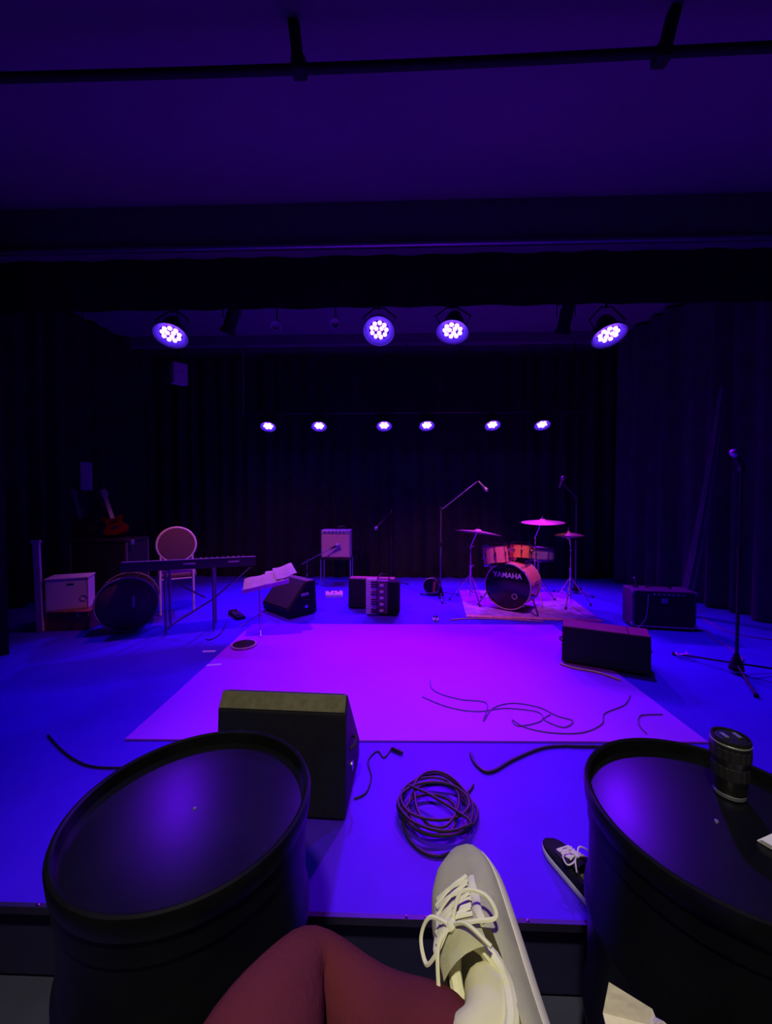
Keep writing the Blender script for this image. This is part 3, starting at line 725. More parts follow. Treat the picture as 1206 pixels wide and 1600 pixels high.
bm = NB(); tube(bm, catmull([(-0.16, -0.15, 0.375), (-0.17, -0.17, 0.30), (-0.18, -0.165, 0.15), (-0.22, -0.17, 0.07), (-0.29, -0.19, 0.008)], 8), 0.005, 6)
tag(obj('instrument_cable', bm, mat('grey_cable', (0.3, 0.27, 0.3), 0.5), None, (2.80, 4.20, 0.002)), 'thin grey lead plugged into the black combo amplifier', 'cable').rotation_euler.z = -0.16
# small stick of a stand behind the amp
t = thing('clip_microphone', 'short gooseneck with a tiny microphone on top of the black combo amplifier', 'microphone', (2.60, 4.27, 0.413))
bm = NB(); lathe(bm, [(0.028, 0), (0.028, 0.012), (0.01, 0.016), (0, 0.016)], 12); obj('base', bm, M_matte, t)
bm = NB(); tube(bm, catmull([(0, 0, 0.014), (0.003, 0, 0.05), (-0.012, 0, 0.095)], 5), 0.004, 6); obj('neck', bm, M_steel, t)
bm = NB(); lathe(bm, [(0.008, 0), (0.010, 0.012), (0, 0.02)], 8, Matrix.Translation((-0.012, 0, 0.09))); obj('capsule', bm, M_steel, t)
# crumpled tape on the floor
bm = NB()
rnd = random.Random(9)
pts = []
for k in range(9):
    aa = k*0.78
    pts.append((0.055*math.cos(aa)*(1-0.05*k), 0.035*math.sin(aa), 0.012+0.012*rnd.random()+0.004*k))
pts.append((0.10, 0.02, 0.02))
tube(bm, catmull(pts, 5), 0.010, 6, False, 0.25)
tag(obj('tape_scrap', bm, mat('clear_tape', (0.95, 0.8, 0.9), 0.3), None, (2.455, 3.36, 0.001)), 'crumpled scrap of shiny tape on the floor left of the tall microphone stand', 'tape')

# ------------------------------------------------------------------ stage piano, stand and chair
pa, pb = Vector((-2.72, 3.74, 0)), Vector((-1.57, 4.20, 0))
pc = (pa+pb)/2; prz = math.atan2(pb.y-pa.y, pb.x-pa.x); pl = (pb-pa).length
t = thing('stage_piano', 'dark stage piano on its stand, seen from behind, at the left', 'keyboard', (pc.x, pc.y, 0.66), prz)
Mk = mat('piano_case', (0.085, 0.06, 0.085), 0.4, 0, 0.15, 30)
bm = NB(); prism(bm, [(-0.14, 0.0), (0.15, 0.0), (0.15, 0.035), (0.02, 0.05), (-0.0, 0.085), (-0.14, 0.095)], -pl/2, pl/2); obj('case', bm, Mk, t)
bm = NB(); box(bm, (0, 0.085, 0.048), (pl*0.93, 0.125, 0.016)); kb = obj('key_bed', bm, M_white, t)
for k in range(36):
    if k % 7 in (2, 6): continue
    bm = NB(); box(bm, (-pl*0.455+k*pl*0.0257+0.008, 0.055, 0.061), (0.011, 0.075, 0.010)); obj('black_key', bm, M_black, kb)
for x in (-0.02, 0.40):
    bm = NB(); box(bm, (x, -0.142, 0.055), (0.11, 0.004, 0.016)); obj('rear_label', bm, mat('pale_badge', (0, 0, 0)), t)
bm = NB(); box(bm, (0, -0.135, 0.098), (pl*0.98, 0.014, 0.008), None, 0.002); obj('edge_trim', bm, mat('piano_trim', (0.5, 0.4, 0.52), 0.4), t)
for k in range(9):
    bm = NB(); lathe(bm, [(0.011, 0), (0.009, 0.016), (0, 0.016)], 8, Matrix.Translation((0.08+k*0.052, -0.07, 0.09))); obj('knob', bm, M_steel, t)
t = thing('keyboard_stand', 'cross-braced metal stand under the stage piano', 'stand', (pc.x, pc.y, 0.012), prz)
Ms = mat('stand_metal', (0.30, 0.27, 0.30), 0.4, 0.4)
for s in (-1, 1):
    for yy in (-0.12, 0.12):
        bm = NB(); rod(bm, (s*0.22-0.02, yy, 0), (s*0.22-0.02, yy, 0.636), 0.013, None, 8); obj('leg', bm, Ms, t, None, True)
    bm = NB(); rod(bm, (s*0.22-0.02, -0.16, 0.63), (s*0.22-0.02, 0.16, 0.63), 0.013); obj('top_arm', bm, Ms, t, None, True)
for x0, x1, z0, z1 in ((-0.24, 0.12, 0.57, 0.34), (0.20, 0.56, 0.32, 0.63), (-0.24, 0.20, 0.06, 0.32)):
    bm = NB(); rod(bm, (x0, -0.12, z0), (x1, -0.12, z1), 0.009, None, 8); obj('brace', bm, Ms, t, None, True)
# round-backed chair
t = thing('round_back_chair', 'chair with a round dark back in a white frame behind the stage piano', 'chair', (-2.63, 4.50, 0.0), 0.52)
Mw = mat('cream_frame', (0.86, 0.74, 0.66), 0.45)
bm = NB(); torus(bm, 0.205, 0.014, Matrix.Translation((0, 0, 0.83)) @ Matrix.Rotation(PI/2, 4, 'X'), 40, 8); obj('back_frame', bm, Mw, t, None, True)
bm = NB(); lathe(bm, [(0.195, -0.012), (0.198, 0), (0.195, 0.012), (0, 0.02)], 36, Matrix.Translation((0, 0, 0.83)) @ Matrix.Rotation(PI/2, 4, 'X')); obj('back_pad', bm, mat('plum_fabric', (0.17, 0.09, 0.10), 0.9, 0, 0.2, 60), t, None, True)
bm = NB(); box(bm, (0, 0.22, 0.455), (0.42, 0.42, 0.06), None, 0.02); obj('seat', bm, mat('plum_fabric', (0, 0, 0)), t)
for s in (-1, 1):
    bm = NB(); tube(bm, [(s*0.175, 0, 0.005), (s*0.175, 0, 0.45), (s*0.165, 0, 0.72)], 0.013, 8); obj('leg', bm, Mw, t, None, True)
    bm = NB(); tube(bm, [(s*0.185, 0.40, 0.005), (s*0.175, 0.39, 0.44)], 0.013, 8); obj('leg', bm, Mw, t, None, True)
bm = NB(); tube(bm, [(-0.175, 0.02, 0.42), (0.175, 0.02, 0.42)], 0.011, 8); obj('rail', bm, Mw, t)

# spare bass drum standing at the far left of the piano
GD = 'spare drums in the left wing'
t, M = drum('bass_drum', 'unlit spare bass drum with a thin pale hoop at the left of the stage piano', 0.272, 0.34, (-2.86, 3.99, 0.292), (0.50, -0.85, 0.0), mat('plum_head', (0.10, 0.05, 0.06), 0.6, 0, 0.2, 6), M_black, 6, 'drum', mat('dull_hoop', (0.34, 0.30, 0.30), 0.5))
bm = NB(); box(bm, Vector((0.50, -0.85, 0)).normalized()*0.178+Vector((0.05, 0.03, 0.02)), (0.018, 0.006, 0.11), Matrix.Rotation(0.53, 3, 'Z')); obj('sticker', bm, mat('pale_badge', (0, 0, 0)), t)

# ------------------------------------------------------------------ left wing: crate, board, case, guitars
t = thing('wooden_case', 'low reddish wooden case under the white crate at the far left', 'case', (-3.50, 4.05, 0.001), 0.1)
bm = NB(); box(bm, (0, 0, 0.095), (0.52, 0.36, 0.19), None, 0.008); obj('body', bm, mat('red_wood', (0.30, 0.08, 0.07), 0.6, 0, 0.25, 8), t)
bm = NB(); box(bm, (0, 0, 0.195), (0.53, 0.37, 0.012), None, 0.003); obj('lid', bm, mat('red_wood', (0, 0, 0)), t)
for s in (-1, 1):
    bm = NB(); box(bm, (s*0.15, -0.184, 0.17), (0.03, 0.008, 0.05), None, 0.002); obj('latch', bm, M_steel, t)
t = thing('storage_crate', 'white plastic crate with hand slots resting on the low wooden case', 'crate', (-3.52, 4.03, 0.203), 0.45)
Mc = mat('crate_white', (0.82, 0.68, 0.70), 0.55, 0, 0.06, 8)
bm = NB()
box(bm, (0, 0, 0.008), (0.36, 0.26, 0.016))
for s in (-1, 1):
    box(bm, (s*0.174, 0, 0.165), (0.012, 0.26, 0.33)); box(bm, (0, s*0.124, 0.165), (0.36, 0.012, 0.33))
obj('walls', bm, Mc, t)
bm = NB(); box(bm, (0, 0, 0.336), (0.375, 0.275, 0.016), None, 0.004); obj('lid', bm, Mc, t)
bm = NB(); box(bm, (0.03, -0.131, 0.275), (0.06, 0.004, 0.014)); obj('hand_slot', bm, M_black, t)
bm = NB(); torus(bm, 0.03, 0.003, Matrix.Translation((0.14, -0.132, 0.12)) @ Matrix.Rotation(PI/2, 4, 'X'), 20, 6); obj('ring_mark', bm, mat('ring_grey', (0.35, 0.28, 0.3), 0.6), t)
t = thing('leaning_board', 'narrow pale board standing upright at the far left beside the crate', 'board', (-3.69, 3.83, 0.005), 0.15)
bm = NB(); box(bm, (0, 0, 0.465), (0.062, 0.03, 0.93), Matrix.Rotation(-0.02, 3, 'Y'), 0.004); obj('board', bm, mat('pale_board', (0.62, 0.42, 0.62), 0.6), t)
bm = NB(); box(bm, (-0.012, 0, 0.93), (0.085, 0.036, 0.03), Matrix.Rotation(-0.02, 3, 'Y'), 0.003); obj('cap', bm, mat('pale_board', (0, 0, 0)), t)
t = thing('flight_case', 'black flight case under the guitars in the left wing', 'case', (-3.62, 4.75, 0.002), 0.08)
bm = NB(); box(bm, (0, 0, 0.45), (0.66, 0.46, 0.80), None, 0.006); obj('body', bm, M_matte, t)
bm = NB(); box(bm, (0, 0, 0.865), (0.68, 0.48, 0.03), None, 0.004); obj('lid', bm, M_matte, t)
for sx in (-1, 1):
    for sy in (-1, 1):
        bm = NB(); box(bm, (sx*0.325, sy*0.225, 0.46), (0.022, 0.022, 0.80)); obj('edge_rail', bm, mat('dull_alu', (0.22, 0.20, 0.23), 0.4, 0.5), t)
        bm = NB(); lathe(bm, [(0.03, 0), (0.03, 0.05)], 12, Matrix.Translation((sx*0.26, sy*0.17, 0))); obj('caster', bm, M_matte, t)
bm = NB(); lathe(bm, [(0.03, 0), (0.035, 0.02), (0, 0.03)], 10, Matrix.Translation((0.37, -0.20, 0.85)) @ Matrix.Rotation(PI/2, 4, 'Y')); obj('corner_ball', bm, M_steel, t)

def guitar(label, foot, top, m, facez, neckm):
    t = thing('electric_guitar', label, 'guitar', foot)
    up = (Vector(top)-Vector(foot)); Lg = up.length; up.normalize()
    f = Vector(facez); f = (f-up*f.dot(up)).normalized(); sd = up.cross(f)
    M = Matrix((sd, up, f)).transposed().to_4x4()
    outl = [(0, 0.0), (0.09, 0.01), (0.15, 0.06), (0.155, 0.12), (0.11, 0.19), (0.10, 0.24), (0.125, 0.30), (0.12, 0.36), (0.07, 0.33), (0.03, 0.32), (-0.03, 0.32), (-0.07, 0.34), (-0.13, 0.40), (-0.14, 0.34), (-0.10, 0.25), (-0.115, 0.18), (-0.16, 0.12), (-0.15, 0.05), (-0.08, 0.01)]
    sm = [(p.x*0.85, p.y*0.85) for p in catmull([(a, b, 0) for a, b in outl], 3, True)]
    bm = NB(); prism(bm, sm, -0.02, 0.02, 'z'); xf(bm, list(bm.verts), M); obj('body', bm, m, t)
    bm = NB(); box(bm, (0, 0.27+(Lg-0.42)/2, 0.022), (0.046, Lg-0.40, 0.018), None, 0.004); xf(bm, list(bm.verts), M); obj('neck', bm, neckm, t)
    bm = NB(); prism(bm, [(-0.03, Lg-0.14), (0.03, Lg-0.14), (0.045, Lg-0.08), (0.03, Lg), (-0.03, Lg-0.02)], 0.008, 0.024, 'z'); xf(bm, list(bm.verts), M); obj('headstock', bm, neckm, t)
    bm = NB(); box(bm, (0, 0.10, 0.024), (0.08, 0.03, 0.014)); xf(bm, list(bm.verts), M); obj('bridge', bm, M_chrome, t)
    bm = NB(); box(bm, (0, 0.20, 0.024), (0.08, 0.025, 0.012)); xf(bm, list(bm.verts), M); obj('pickup', bm, M_black, t)
    return t
Mn = mat('maple_neck', (0.80, 0.68, 0.55), 0.3)
guitar('red electric guitar with pale neck standing on the flight case', (-3.53, 4.76, 0.925), (-3.98, 5.10, 1.50), mat('red_guitar', (0.14, 0.004, 0.008), 0.25), (0.5, -0.8, 0.2), Mn)
guitar('dark electric guitar leaning left of the red one', (-3.90, 4.70, 0.92), (-4.33, 5.02, 1.50), mat('dark_guitar', (0.03, 0.015, 0.02), 0.25), (0.5, -0.8, 0.2), mat('rose_neck', (0.25, 0.16, 0.2), 0.4))
t = thing('wall_panel', 'narrow dim purple panel fixed high in the left wing above the guitars', 'panel', (-4.25, 5.15, 1.50), 0.75)
bm = NB(); box(bm, (0, 0, 0.19), (0.13, 0.03, 0.38), None, 0.006); obj('face', bm, mat('panel_plum', (0.32, 0.22, 0.36), 0.7), t)
bm = NB(); rod(bm, (0, 0.01, 0.37), (0, 0.01, 2.60), 0.008); obj('cord', bm, M_matte, t)

# ------------------------------------------------------------------ low music stand with sheets
t = thing('music_stand', 'low thin music stand at the left back corner of the rug', 'music stand', (-1.43, 3.94, 0.012))
Mp = mat('music_stand_metal', (0.6, 0.5, 0.6), 0.4, 0.4)
bm = NB(); rod(bm, (0, 0, 0.10), (0, 0, 0.47), 0.010); obj('pole', bm, Mp, t, None, True)
for k in range(3):
    aa = 2*PI*k/3-1.2; e = Vector((math.cos(aa), math.sin(aa), 0)); bm = NB(); rod(bm, Vector((0, 0, 0.16)), e*0.24+Vector((0, 0, 0.008)), 0.007); obj('leg', bm, Mp, t, None, True)
Rd = Matrix.Rotation(0.20, 3, 'Z') @ Matrix.Rotation(-0.20, 3, 'Y') @ Matrix.Rotation(0.26, 3, 'X')
bm = NB(); box(bm, (0.07, 0.02, 0.50), (0.46, 0.30, 0.010), Rd, 0.002); obj('desk', bm, Mp, t)
bm = NB(); box(bm, Vector((0.07, 0.02, 0.50))+Rd @ Vector((0, -0.152, 0.02)), (0.46, 0.008, 0.04), Rd); obj('lip', bm, Mp, t)
Mpap = mat('sheet_paper', (0.88, 0.84, 0.86), 0.9, 0, 0.04)
for k, (dx, dy, rz, lab) in enumerate(((-0.13, 0.0, 0.05, 'white music sheet lying on the left of the low music stand'), (0.08, 0.01, -0.04, 'white music sheet lying on the right of the low music stand'), (0.19, 0.045, 0.22, 'white music sheet sticking out over the right corner of the music stand'))):
    bm = NB()
    n = 6
    g = [[bm.verts.new((0.21*(i/n-0.5), 0.28*(j/n-0.5), 0.006*math.sin(i*1.1+k)+0.010*(j/n)**2)) for j in range(n+1)] for i in range(n+1)]
    for i in range(n):
        for j in range(n): bm.faces.new((g[i][j], g[i+1][j], g[i+1][j+1], g[i][j+1]))
    bmesh.ops.solidify(bm, geom=list(bm.faces), thickness=0.001)
    o = tag(obj('music_sheet', bm, Mpap, None, None, True), lab, 'paper', 'sheets on the music stand')
    o.matrix_world = Matrix.Translation(Vector((-1.36, 3.96, 0.512))+Rd @ Vector((dx, dy, 0.016+0.016*k))) @ (Rd @ Matrix.Rotation(rz, 3, 'Z')).to_4x4()
# round dark pad on the rug
t = thing('practice_pad', 'round dark pad with pale rim on the left back corner of the rug', 'pad', (-1.42, 3.49, 0.012))
bm = NB(); lathe(bm, [(0.11, 0), (0.115, 0.008), (0.11, 0.018), (0.10, 0.018)], 32); obj('rim', bm, mat('pad_rim', (0.55, 0.38, 0.5), 0.6), t, None, True)
bm = NB(); lathe(bm, [(0.10, 0.016), (0.098, 0.022), (0, 0.024)], 32); obj('surface', bm, M_matte, t, None, True)
for lab, p, rz in (('short strip of white tape left of the round pad', (-1.69, 3.375), 0.1), ('short strip of white tape nearer the camera on the rug edge', (-1.50, 3.07), 0.25)):
    bm = NB(); box(bm, (0, 0, 0.0008), (0.11, 0.03, 0.0012)); tag(obj('floor_tape', bm, Mpap, None, (p[0], p[1], 0.0115 if p[1] < 3.2 else 0.001)), lab, 'tape').rotation_euler.z = rz

# ------------------------------------------------------------------ cables
M_cable = mat('black_rubber', (0.020, 0.018, 0.02), 0.45, 0, 0.2, 30)
def cable(label, pts, r=0.006, z=0.0, m=None, n=8):
    bm = NB(); tube(bm, catmull([(p[0], p[1], z+r+0.001+(p[2] if len(p) > 2 else 0)) for p in pts], n), r, 7)
    return tag(obj('cable', bm, m or M_cable, None, None, True), label, 'cable', 'cables on the stage floor')
RUGZ = 0.0105
M_thin = mat('violet_lead', (0.14, 0.03, 0.22), 0.6)
cable('thick black cable running along the front of the rug to the right oil drum', [(0.389, 2.023), (0.398, 1.949), (0.436, 1.890), (0.494, 1.905), (0.595, 1.979), (0.773, 2.078), (0.893, 2.105), (1.013, 2.105), (1.108, 2.105), (1.3, 2.09)], 0.008)
cable('thin dark lead curling from the middle of the rug in loops to the right', [(0.245, 2.855), (0.244, 2.727), (0.307, 2.639), (0.428, 2.574), (0.589, 2.530), (0.522, 2.322), (0.616, 2.469), (0.759, 2.535), (0.911, 2.493), (0.993, 2.392), (1.067, 2.339), (0.980, 2.270), (0.897, 2.347), (0.958, 2.405)], 0.0035, RUGZ, M_thin)
cable('thin dark lead winding over the rug towards the right monitor', [(0.171, 2.600), (0.329, 2.475), (0.505, 2.428), (0.699, 2.471), (0.889, 2.432), (0.873, 2.333), (0.720, 2.276), (0.702, 2.341), (0.754, 2.264), (0.880, 2.215), (1.064, 2.22), (1.224, 2.310), (1.307, 2.430), (1.485, 2.533), (1.60, 2.66)], 0.0035, RUGZ, M_thin)
cable('short thin lead at the right front corner of the rug', [(1.660, 2.428), (1.599, 2.424), (1.510, 2.407), (1.443, 2.310), (1.432, 2.222)], 0.0035, RUGZ, M_thin)
cable('single black cable on the floor left of the left oil drum', [(-2.007, 2.119), (-1.824, 1.999), (-1.661, 1.911), (-1.524, 1.868), (-1.30, 1.86), (-1.1, 1.80)], 0.005)
cable('thin black cable beside the foreground monitor', [(-0.030, 2.064), (-0.069, 1.984), (-0.106, 2.034), (-0.151, 1.957), (-0.127, 1.842), (-0.144, 1.738), (-0.195, 1.70)], 0.004)
cable('grey cable curving from the combo amplifier to the tall microphone stand', [(3.2, 4.05), (3.074, 3.804), (3.058, 3.638), (2.989, 3.456), (2.947, 3.344), (2.85, 3.25)], 0.006, 0, mat('grey_cable', (0, 0, 0)))
cable('grey cable on the floor running to the right curtain', [(3.50, 4.50), (3.403, 4.092), (3.497, 3.905), (3.640, 3.821), (3.9, 3.75)], 0.005, 0, mat('grey_cable', (0, 0, 0)))
cable('reddish cable along the foot of the right monitor', [(1.335, 3.165), (1.40, 3.09), (1.56, 3.005), (1.66, 2.88)], 0.008, RUGZ, mat('tan_cable', (0.75, 0.36, 0.25), 0.5))
cable('reddish cable on the floor in front of the bass drum', [(0.60, 4.33), (0.723, 4.382), (1.049, 4.40), (1.322, 4.36), (1.62, 4.31)], 0.007, 0, mat('tan_cable', (0, 0, 0)))
cable('black cable on the floor from the piano stand', [(-1.86, 3.66), (-1.809, 3.658), (-1.799, 3.839), (-1.90, 4.20)], 0.005)
# coil of cable: one long lead wound in uneven loops
rnd = random.Random(12)
pts = []
turns = 7
for k in range(turns*14):
    a = 2*PI*k/14
    tn = k/14
    rx = 0.132+0.034*math.sin(tn*2.3)+rnd.uniform(-0.006, 0.006)
    ry = 0.140+0.034*math.sin(tn*1.7+1)+rnd.uniform(-0.006, 0.006)
    cx = 0.165+0.018*math.sin(tn*1.9); cy = 1.635+0.034*math.cos(tn*1.3)
    pts.append((cx+rx*math.cos(a), cy+ry*math.sin(a), 0.004+0.011*(tn*0.55)+0.006*math.sin(a*1.5+tn)+0.006))
pts = [(0.36, 1.80, 0.0), (0.33, 1.755, 0.0), (0.29, 1.72, 0.001)]+pts+[(0.05, 1.72, 0.05), (0.02, 1.60, 0.02), (0.045, 1.50, 0.0), (0.10, 1.44, 0.0), (0.16, 1.425, 0.0), (0.20, 1.44, 0)]
bm = NB(); tube(bm, catmull([(x, y, z+0.008) for x, y, z in pts], 3), 0.0062, 6)
tag(obj('coiled_cable', bm, M_cable, None, None, True), 'black cable coiled in loose loops on the floor behind the white sneaker', 'cable', 'cables on the stage floor')
bm = NB(); lathe(bm, [(0.009, 0), (0.010, 0.01), (0.010, 0.055), (0.007, 0.07)], 10, along((-0.03, 2.05, 0.012), (0.02, 2.02, 0.012)))
tag(obj('cable_plug', bm, M_black, None, None, True), 'small black plug lying on the floor near the front edge of the rug', 'plug')

# ------------------------------------------------------------------ sneakers
def sneaker(parent, M, Ls, Wd, upper_m, sole_m, lace_m, flip=1, loops=True, height=0.085):
    """local x = width, y = heel to toe, z = up; parts are placed with matrix M under the parent"""
    def hw(t, toe=0.0):        # half width along the shoe
        base = Wd/2*(0.70+0.30*math.sin(min(1, t/0.68)*PI/2)**1.5) if t < 0.68 else Wd/2*math.sqrt(max(0.0, 1-((t-0.68)/0.325)**2.3))
        if t < 0.10: base *= math.sqrt(max(0.0, 1-((0.10-t)/0.105)**2))
        return max(base, 0.002)
    def bend(t):               # centre line swings to the inside
        return flip*0.010*math.sin(t*PI*0.9)
    N = 26
    # sole
    bm = NB(); A = []; B = []
    prof = []
    for i in range(N+1):
        t = i/N; prof.append((bend(t)+hw(t)*1.04, t*Ls))
    for i in range(N, -1, -1):
        t = i/N; prof.append((bend(t)-hw(t)*1.04, t*Ls))
    prism(bm, prof, 0.0, 0.026, 'z'); bmesh.ops.bevel(bm, geom=[e for e in bm.edges if abs(e.verts[0].co.z-e.verts[1].co.z) < 1e-6], offset=0.005, segments=2, profile=0.5, affect='EDGES')
    xf(bm, list(bm.verts), M); o = obj('sole', bm, sole_m, parent, None, True)
    # upper: loft with an opening at the ankle
    def top(t):
        pts = [(0.0, height*0.92), (0.12, height*0.90), (0.28, height*0.87), (0.42, height*1.02), (0.58, height*0.80), (0.80, height*0.60), (0.92, height*0.52), (1.0, height*0.36)]
        for (a, u), (b, v) in zip(pts, pts[1:]):
            if t <= b:
                s = (t-a)/(b-a); s = s*s*(3-2*s); return u+(v-u)*s
        return pts[-1][1]
    bm = NB(); rows = []
    K = 16
    for i in range(N+1):
        t = i/N; y = t*Ls; h = top(t); wv = hw(t); c = bend(t)
        row = []
        op = 0.0
        if t < 0.46: op = 0.60*math.sin(max(0.0, min(1, (t+0.02)/0.44))*PI)**0.5 if t > 0.03 else 0.0
        for k in range(K+1):
            a = -PI/2+PI*k/K
            sx = math.sin(a); cz = math.cos(a)
            x = wv*(abs(sx)**0.75)*(1 if sx > 0 else -1)
            z = 0.022+(h-0.022)*(cz**0.62 if cz > 1e-6 else 0)
            row.append(bm.verts.new((c+x, y, z)))
        rows.append((row, op))
    for i in range(N):
        r0, o0 = rows[i]; r1, o1 = rows[i+1]
        for k in range(K):
            mid = abs((k+0.5)/K-0.5)*2
            t = (i+0.5)/N
            if 0.045 < t < 0.39 and mid < 0.52: continue
            bm.faces.new((r0[k], r0[k+1], r1[k+1], r1[k]))
    bmesh.ops.solidify(bm, geom=list(bm.faces), thickness=0.0045)
    bmesh.ops.smooth_vert(bm, verts=list(bm.verts), factor=0.25, use_axis_x=True, use_axis_y=True, use_axis_z=True)
    xf(bm, list(bm.verts), M); up_o = obj('upper', bm, upper_m, parent, None, True)
    # padded collar round the opening
    col = []
    for k in range(22):
        a = 2*PI*k/22
        ty = 0.215+0.18*math.sin(a); wv = hw(max(0.03, ty))
        col.append((bend(ty)+wv*0.66*math.cos(a), ty*Ls, top(ty)-0.004-0.010*math.cos(a)**2))
    bm = NB(); tube(bm, col, 0.0085, 8, True); xf(bm, list(bm.verts), M); obj('collar', bm, upper_m, parent, None, True)
    # tongue
    bm = NB(); g = []
    for i in range(9):
        t = 0.66-0.355*i/8
        rise = 0.004+0.016*(i/8)**2
        g.append([bm.verts.new((bend(t)+s*0.030*(1+0.15*i/8), t*Ls, top(t)+rise-0.010*abs(s)**2)) for s in (-1, -0.6, -0.2, 0.2, 0.6, 1)])
    for i in range(8):
        for k in range(5): bm.faces.new((g[i][k], g[i][k+1], g[i+1][k+1], g[i+1][k]))
    bmesh.ops.solidify(bm, geom=list(bm.faces), thickness=0.006); xf(bm, list(bm.verts), M); obj('tongue', bm, upper_m, parent, None, True)
    # toe cap seam and eyestay
    for s in (-1, 1):
        bm = NB(); pp = []
        for i in range(9):
            t = 0.40+0.29*i/8
            pp.append((bend(t)+s*(0.034-0.006*i/8), t*Ls, top(t)+0.001-0.004))
        tube(bm, pp, 0.0075, 7, False, 0.5); xf(bm, list(bm.verts), M); obj('eyestay', bm, upper_m, parent, None, True)
        bm = NB(); pp = []
        for i in range(13):
            t = 0.40+0.50*i/12
            pp.append((bend(t)+s*hw(t)*(0.86-0.25*(i/12)**3), t*Ls, 0.022+(top(t)-0.022)*0.58))
        tube(bm, pp, 0.0035, 6, False, 0.6); xf(bm, list(bm.verts), M); obj('seam', bm, upper_m, parent, None, True)
    # laces
    for i in range(5):
        t = 0.425+0.054*i
        for s in (-1, 1):
            t2 = t+0.04
            bm = NB(); tube(bm, catmull([(bend(t)+s*0.030, t*Ls, top(t)+0.006), (bend(t), (t+0.02)*Ls, top(t+0.02)+0.014-i*0.001), (bend(t2)-s*0.028, t2*Ls, top(t2)+0.006)], 5), 0.0030, 6, False, 0.55)
            xf(bm, list(bm.verts), M); obj('lace', bm, lace_m, parent, None, True)
    if loops:
        t = 0.415; z = top(t)+0.014
        k0 = Vector((bend(t), t*Ls, z))
        for s, ln, dr in ((-1, 0.048, 0.004), (1, 0.056, -0.006)):
            pp = [k0, k0+Vector((s*ln*0.5, 0.020, 0.008)), k0+Vector((s*ln, 0.012+dr, -0.002)), k0+Vector((s*ln*1.05, -0.012+dr, -0.010)), k0+Vector((s*ln*0.62, -0.014, -0.002)), k0+Vector((s*0.008, -0.004, 0.002))]
            bm = NB(); tube(bm, catmull(pp, 6), 0.0028, 6, False, 0.8); xf(bm, list(bm.verts), M); obj('lace_loop', bm, lace_m, parent, None, True)
        for s in (-1, 1):
            pp = [k0, k0+Vector((s*0.022, -0.014, 0.004)), k0+Vector((s*0.040, -0.040, -0.012))]
            bm = NB(); tube(bm, catmull(pp, 6), 0.0026, 6); xf(bm, list(bm.verts), M); obj('lace_end', bm, lace_m, parent, None, True)
        bm = NB(); lathe(bm, [(0, -0.006), (0.007, -0.003), (0.008, 0.002), (0, 0.007)], 10, Matrix.Translation(k0)); xf(bm, list(bm.verts), M); obj('knot', bm, lace_m, parent, None, True)
    return o

def frame(heel, toe, upv):
    h = Vector(heel); y = (Vector(toe)-h).normalized(); u = Vector(upv); z = (u-y*u.dot(y)).normalized(); x = y.cross(z)
    return Matrix.Translation(h) @ Matrix((x, y, z)).transposed().to_4x4()

# the photographer's crossed legs
person = thing('person', 'seated person in maroon trousers with one leg crossed, wearing a white sneaker', 'person', (0.02, 0.0, -0.28))
PZ = 0.28                                   # local z = stage z + 0.28
def skin_chain(name, verts, edges, radii, m, parent, root=0, sub=2):
    me = bpy.data.meshes.new(name)
    me.from_pydata([tuple(v) for v in verts], edges, [])
    o = bpy.data.objects.new(name, me); C.objects.link(o)
    md = o.modifiers.new('skin', 'SKIN'); md.use_smooth_shade = True
    for i, r in enumerate(radii):
        me.skin_vertices[0].data[i].radius = (r, r) if not isinstance(r, tuple) else r
        me.skin_vertices[0].data[i].use_root = (i == root)
    sb = o.modifiers.new('sub', 'SUBSURF'); sb.levels = sub; sb.render_levels = sub
    dg = bpy.context.evaluated_depsgraph_get()
    me2 = bpy.data.meshes.new_from_object(o.evaluated_get(dg))
    bpy.data.objects.remove(o)
    me2.materials.clear(); me2.materials.append(m)
    for p in me2.polygons: p.use_smooth = True
    n = bpy.data.objects.new(name, me2); C.objects.link(n); n.parent = parent
    return n
def L3(x, y, z): return (x-0.02, y, z+PZ)
M_trs = mat('maroon_cloth', (0.125, 0.022, 0.036), 0.9, 0, 0.12, 5, 0.15, 120, 0.05)
V = [L3(0.02, -0.02, 0.60),                                                       # pelvis
     L3(-0.07, 0.06, 0.66), L3(-0.160, 0.27, 0.735), L3(-0.158, 0.39, 0.735), L3(-0.122, 0.515, 0.726), # left hip, thigh, knee
     L3(-0.058, 0.478, 0.688), L3(0.008, 0.440, 0.700), L3(0.092, 0.396, 0.758),  # crossed shin to hem
     L3(0.12, 0.05, 0.58), L3(0.15, 0.25, 0.55), L3(0.16, 0.42, 0.525), L3(0.165, 0.43, 0.30), L3(0.17, 0.45, 0.02), L3(0.175, 0.46, -0.14)]
Ed = [(0, 1), (1, 2), (2, 3), (3, 4), (4, 5), (5, 6), (6, 7), (0, 8), (8, 9), (9, 10), (10, 11), (11, 12), (12, 13)]
Rr = [0.13, 0.115, 0.100, 0.085, 0.040, 0.055, 0.060, 0.054, 0.11, 0.095, 0.072, 0.075, 0.07, 0.07]
trs = skin_chain('trousers', V, Ed, Rr, M_trs, person)
M_snk = mat('white_sneaker', (0.84, 0.82, 0.56), 0.8, 0, 0.06, 25, 0.08, 260, 0.3)
M_sol = mat('white_sole', (0.84, 0.80, 0.55), 0.6, 0, 0.04, 20)
M_lac = mat('white_lace', (0.84, 0.82, 0.58), 0.8, 0, 0.05, 60)
shoe = bpy.data.objects.new('sneaker', None); C.objects.link(shoe); shoe.parent = person; shoe['label'] = 'white lace-up sneaker'
Ms1 = frame(L3(0.150, 0.372, 0.722), L3(0.120, 0.672, 0.712), (-0.42, -0.5, 0.66))
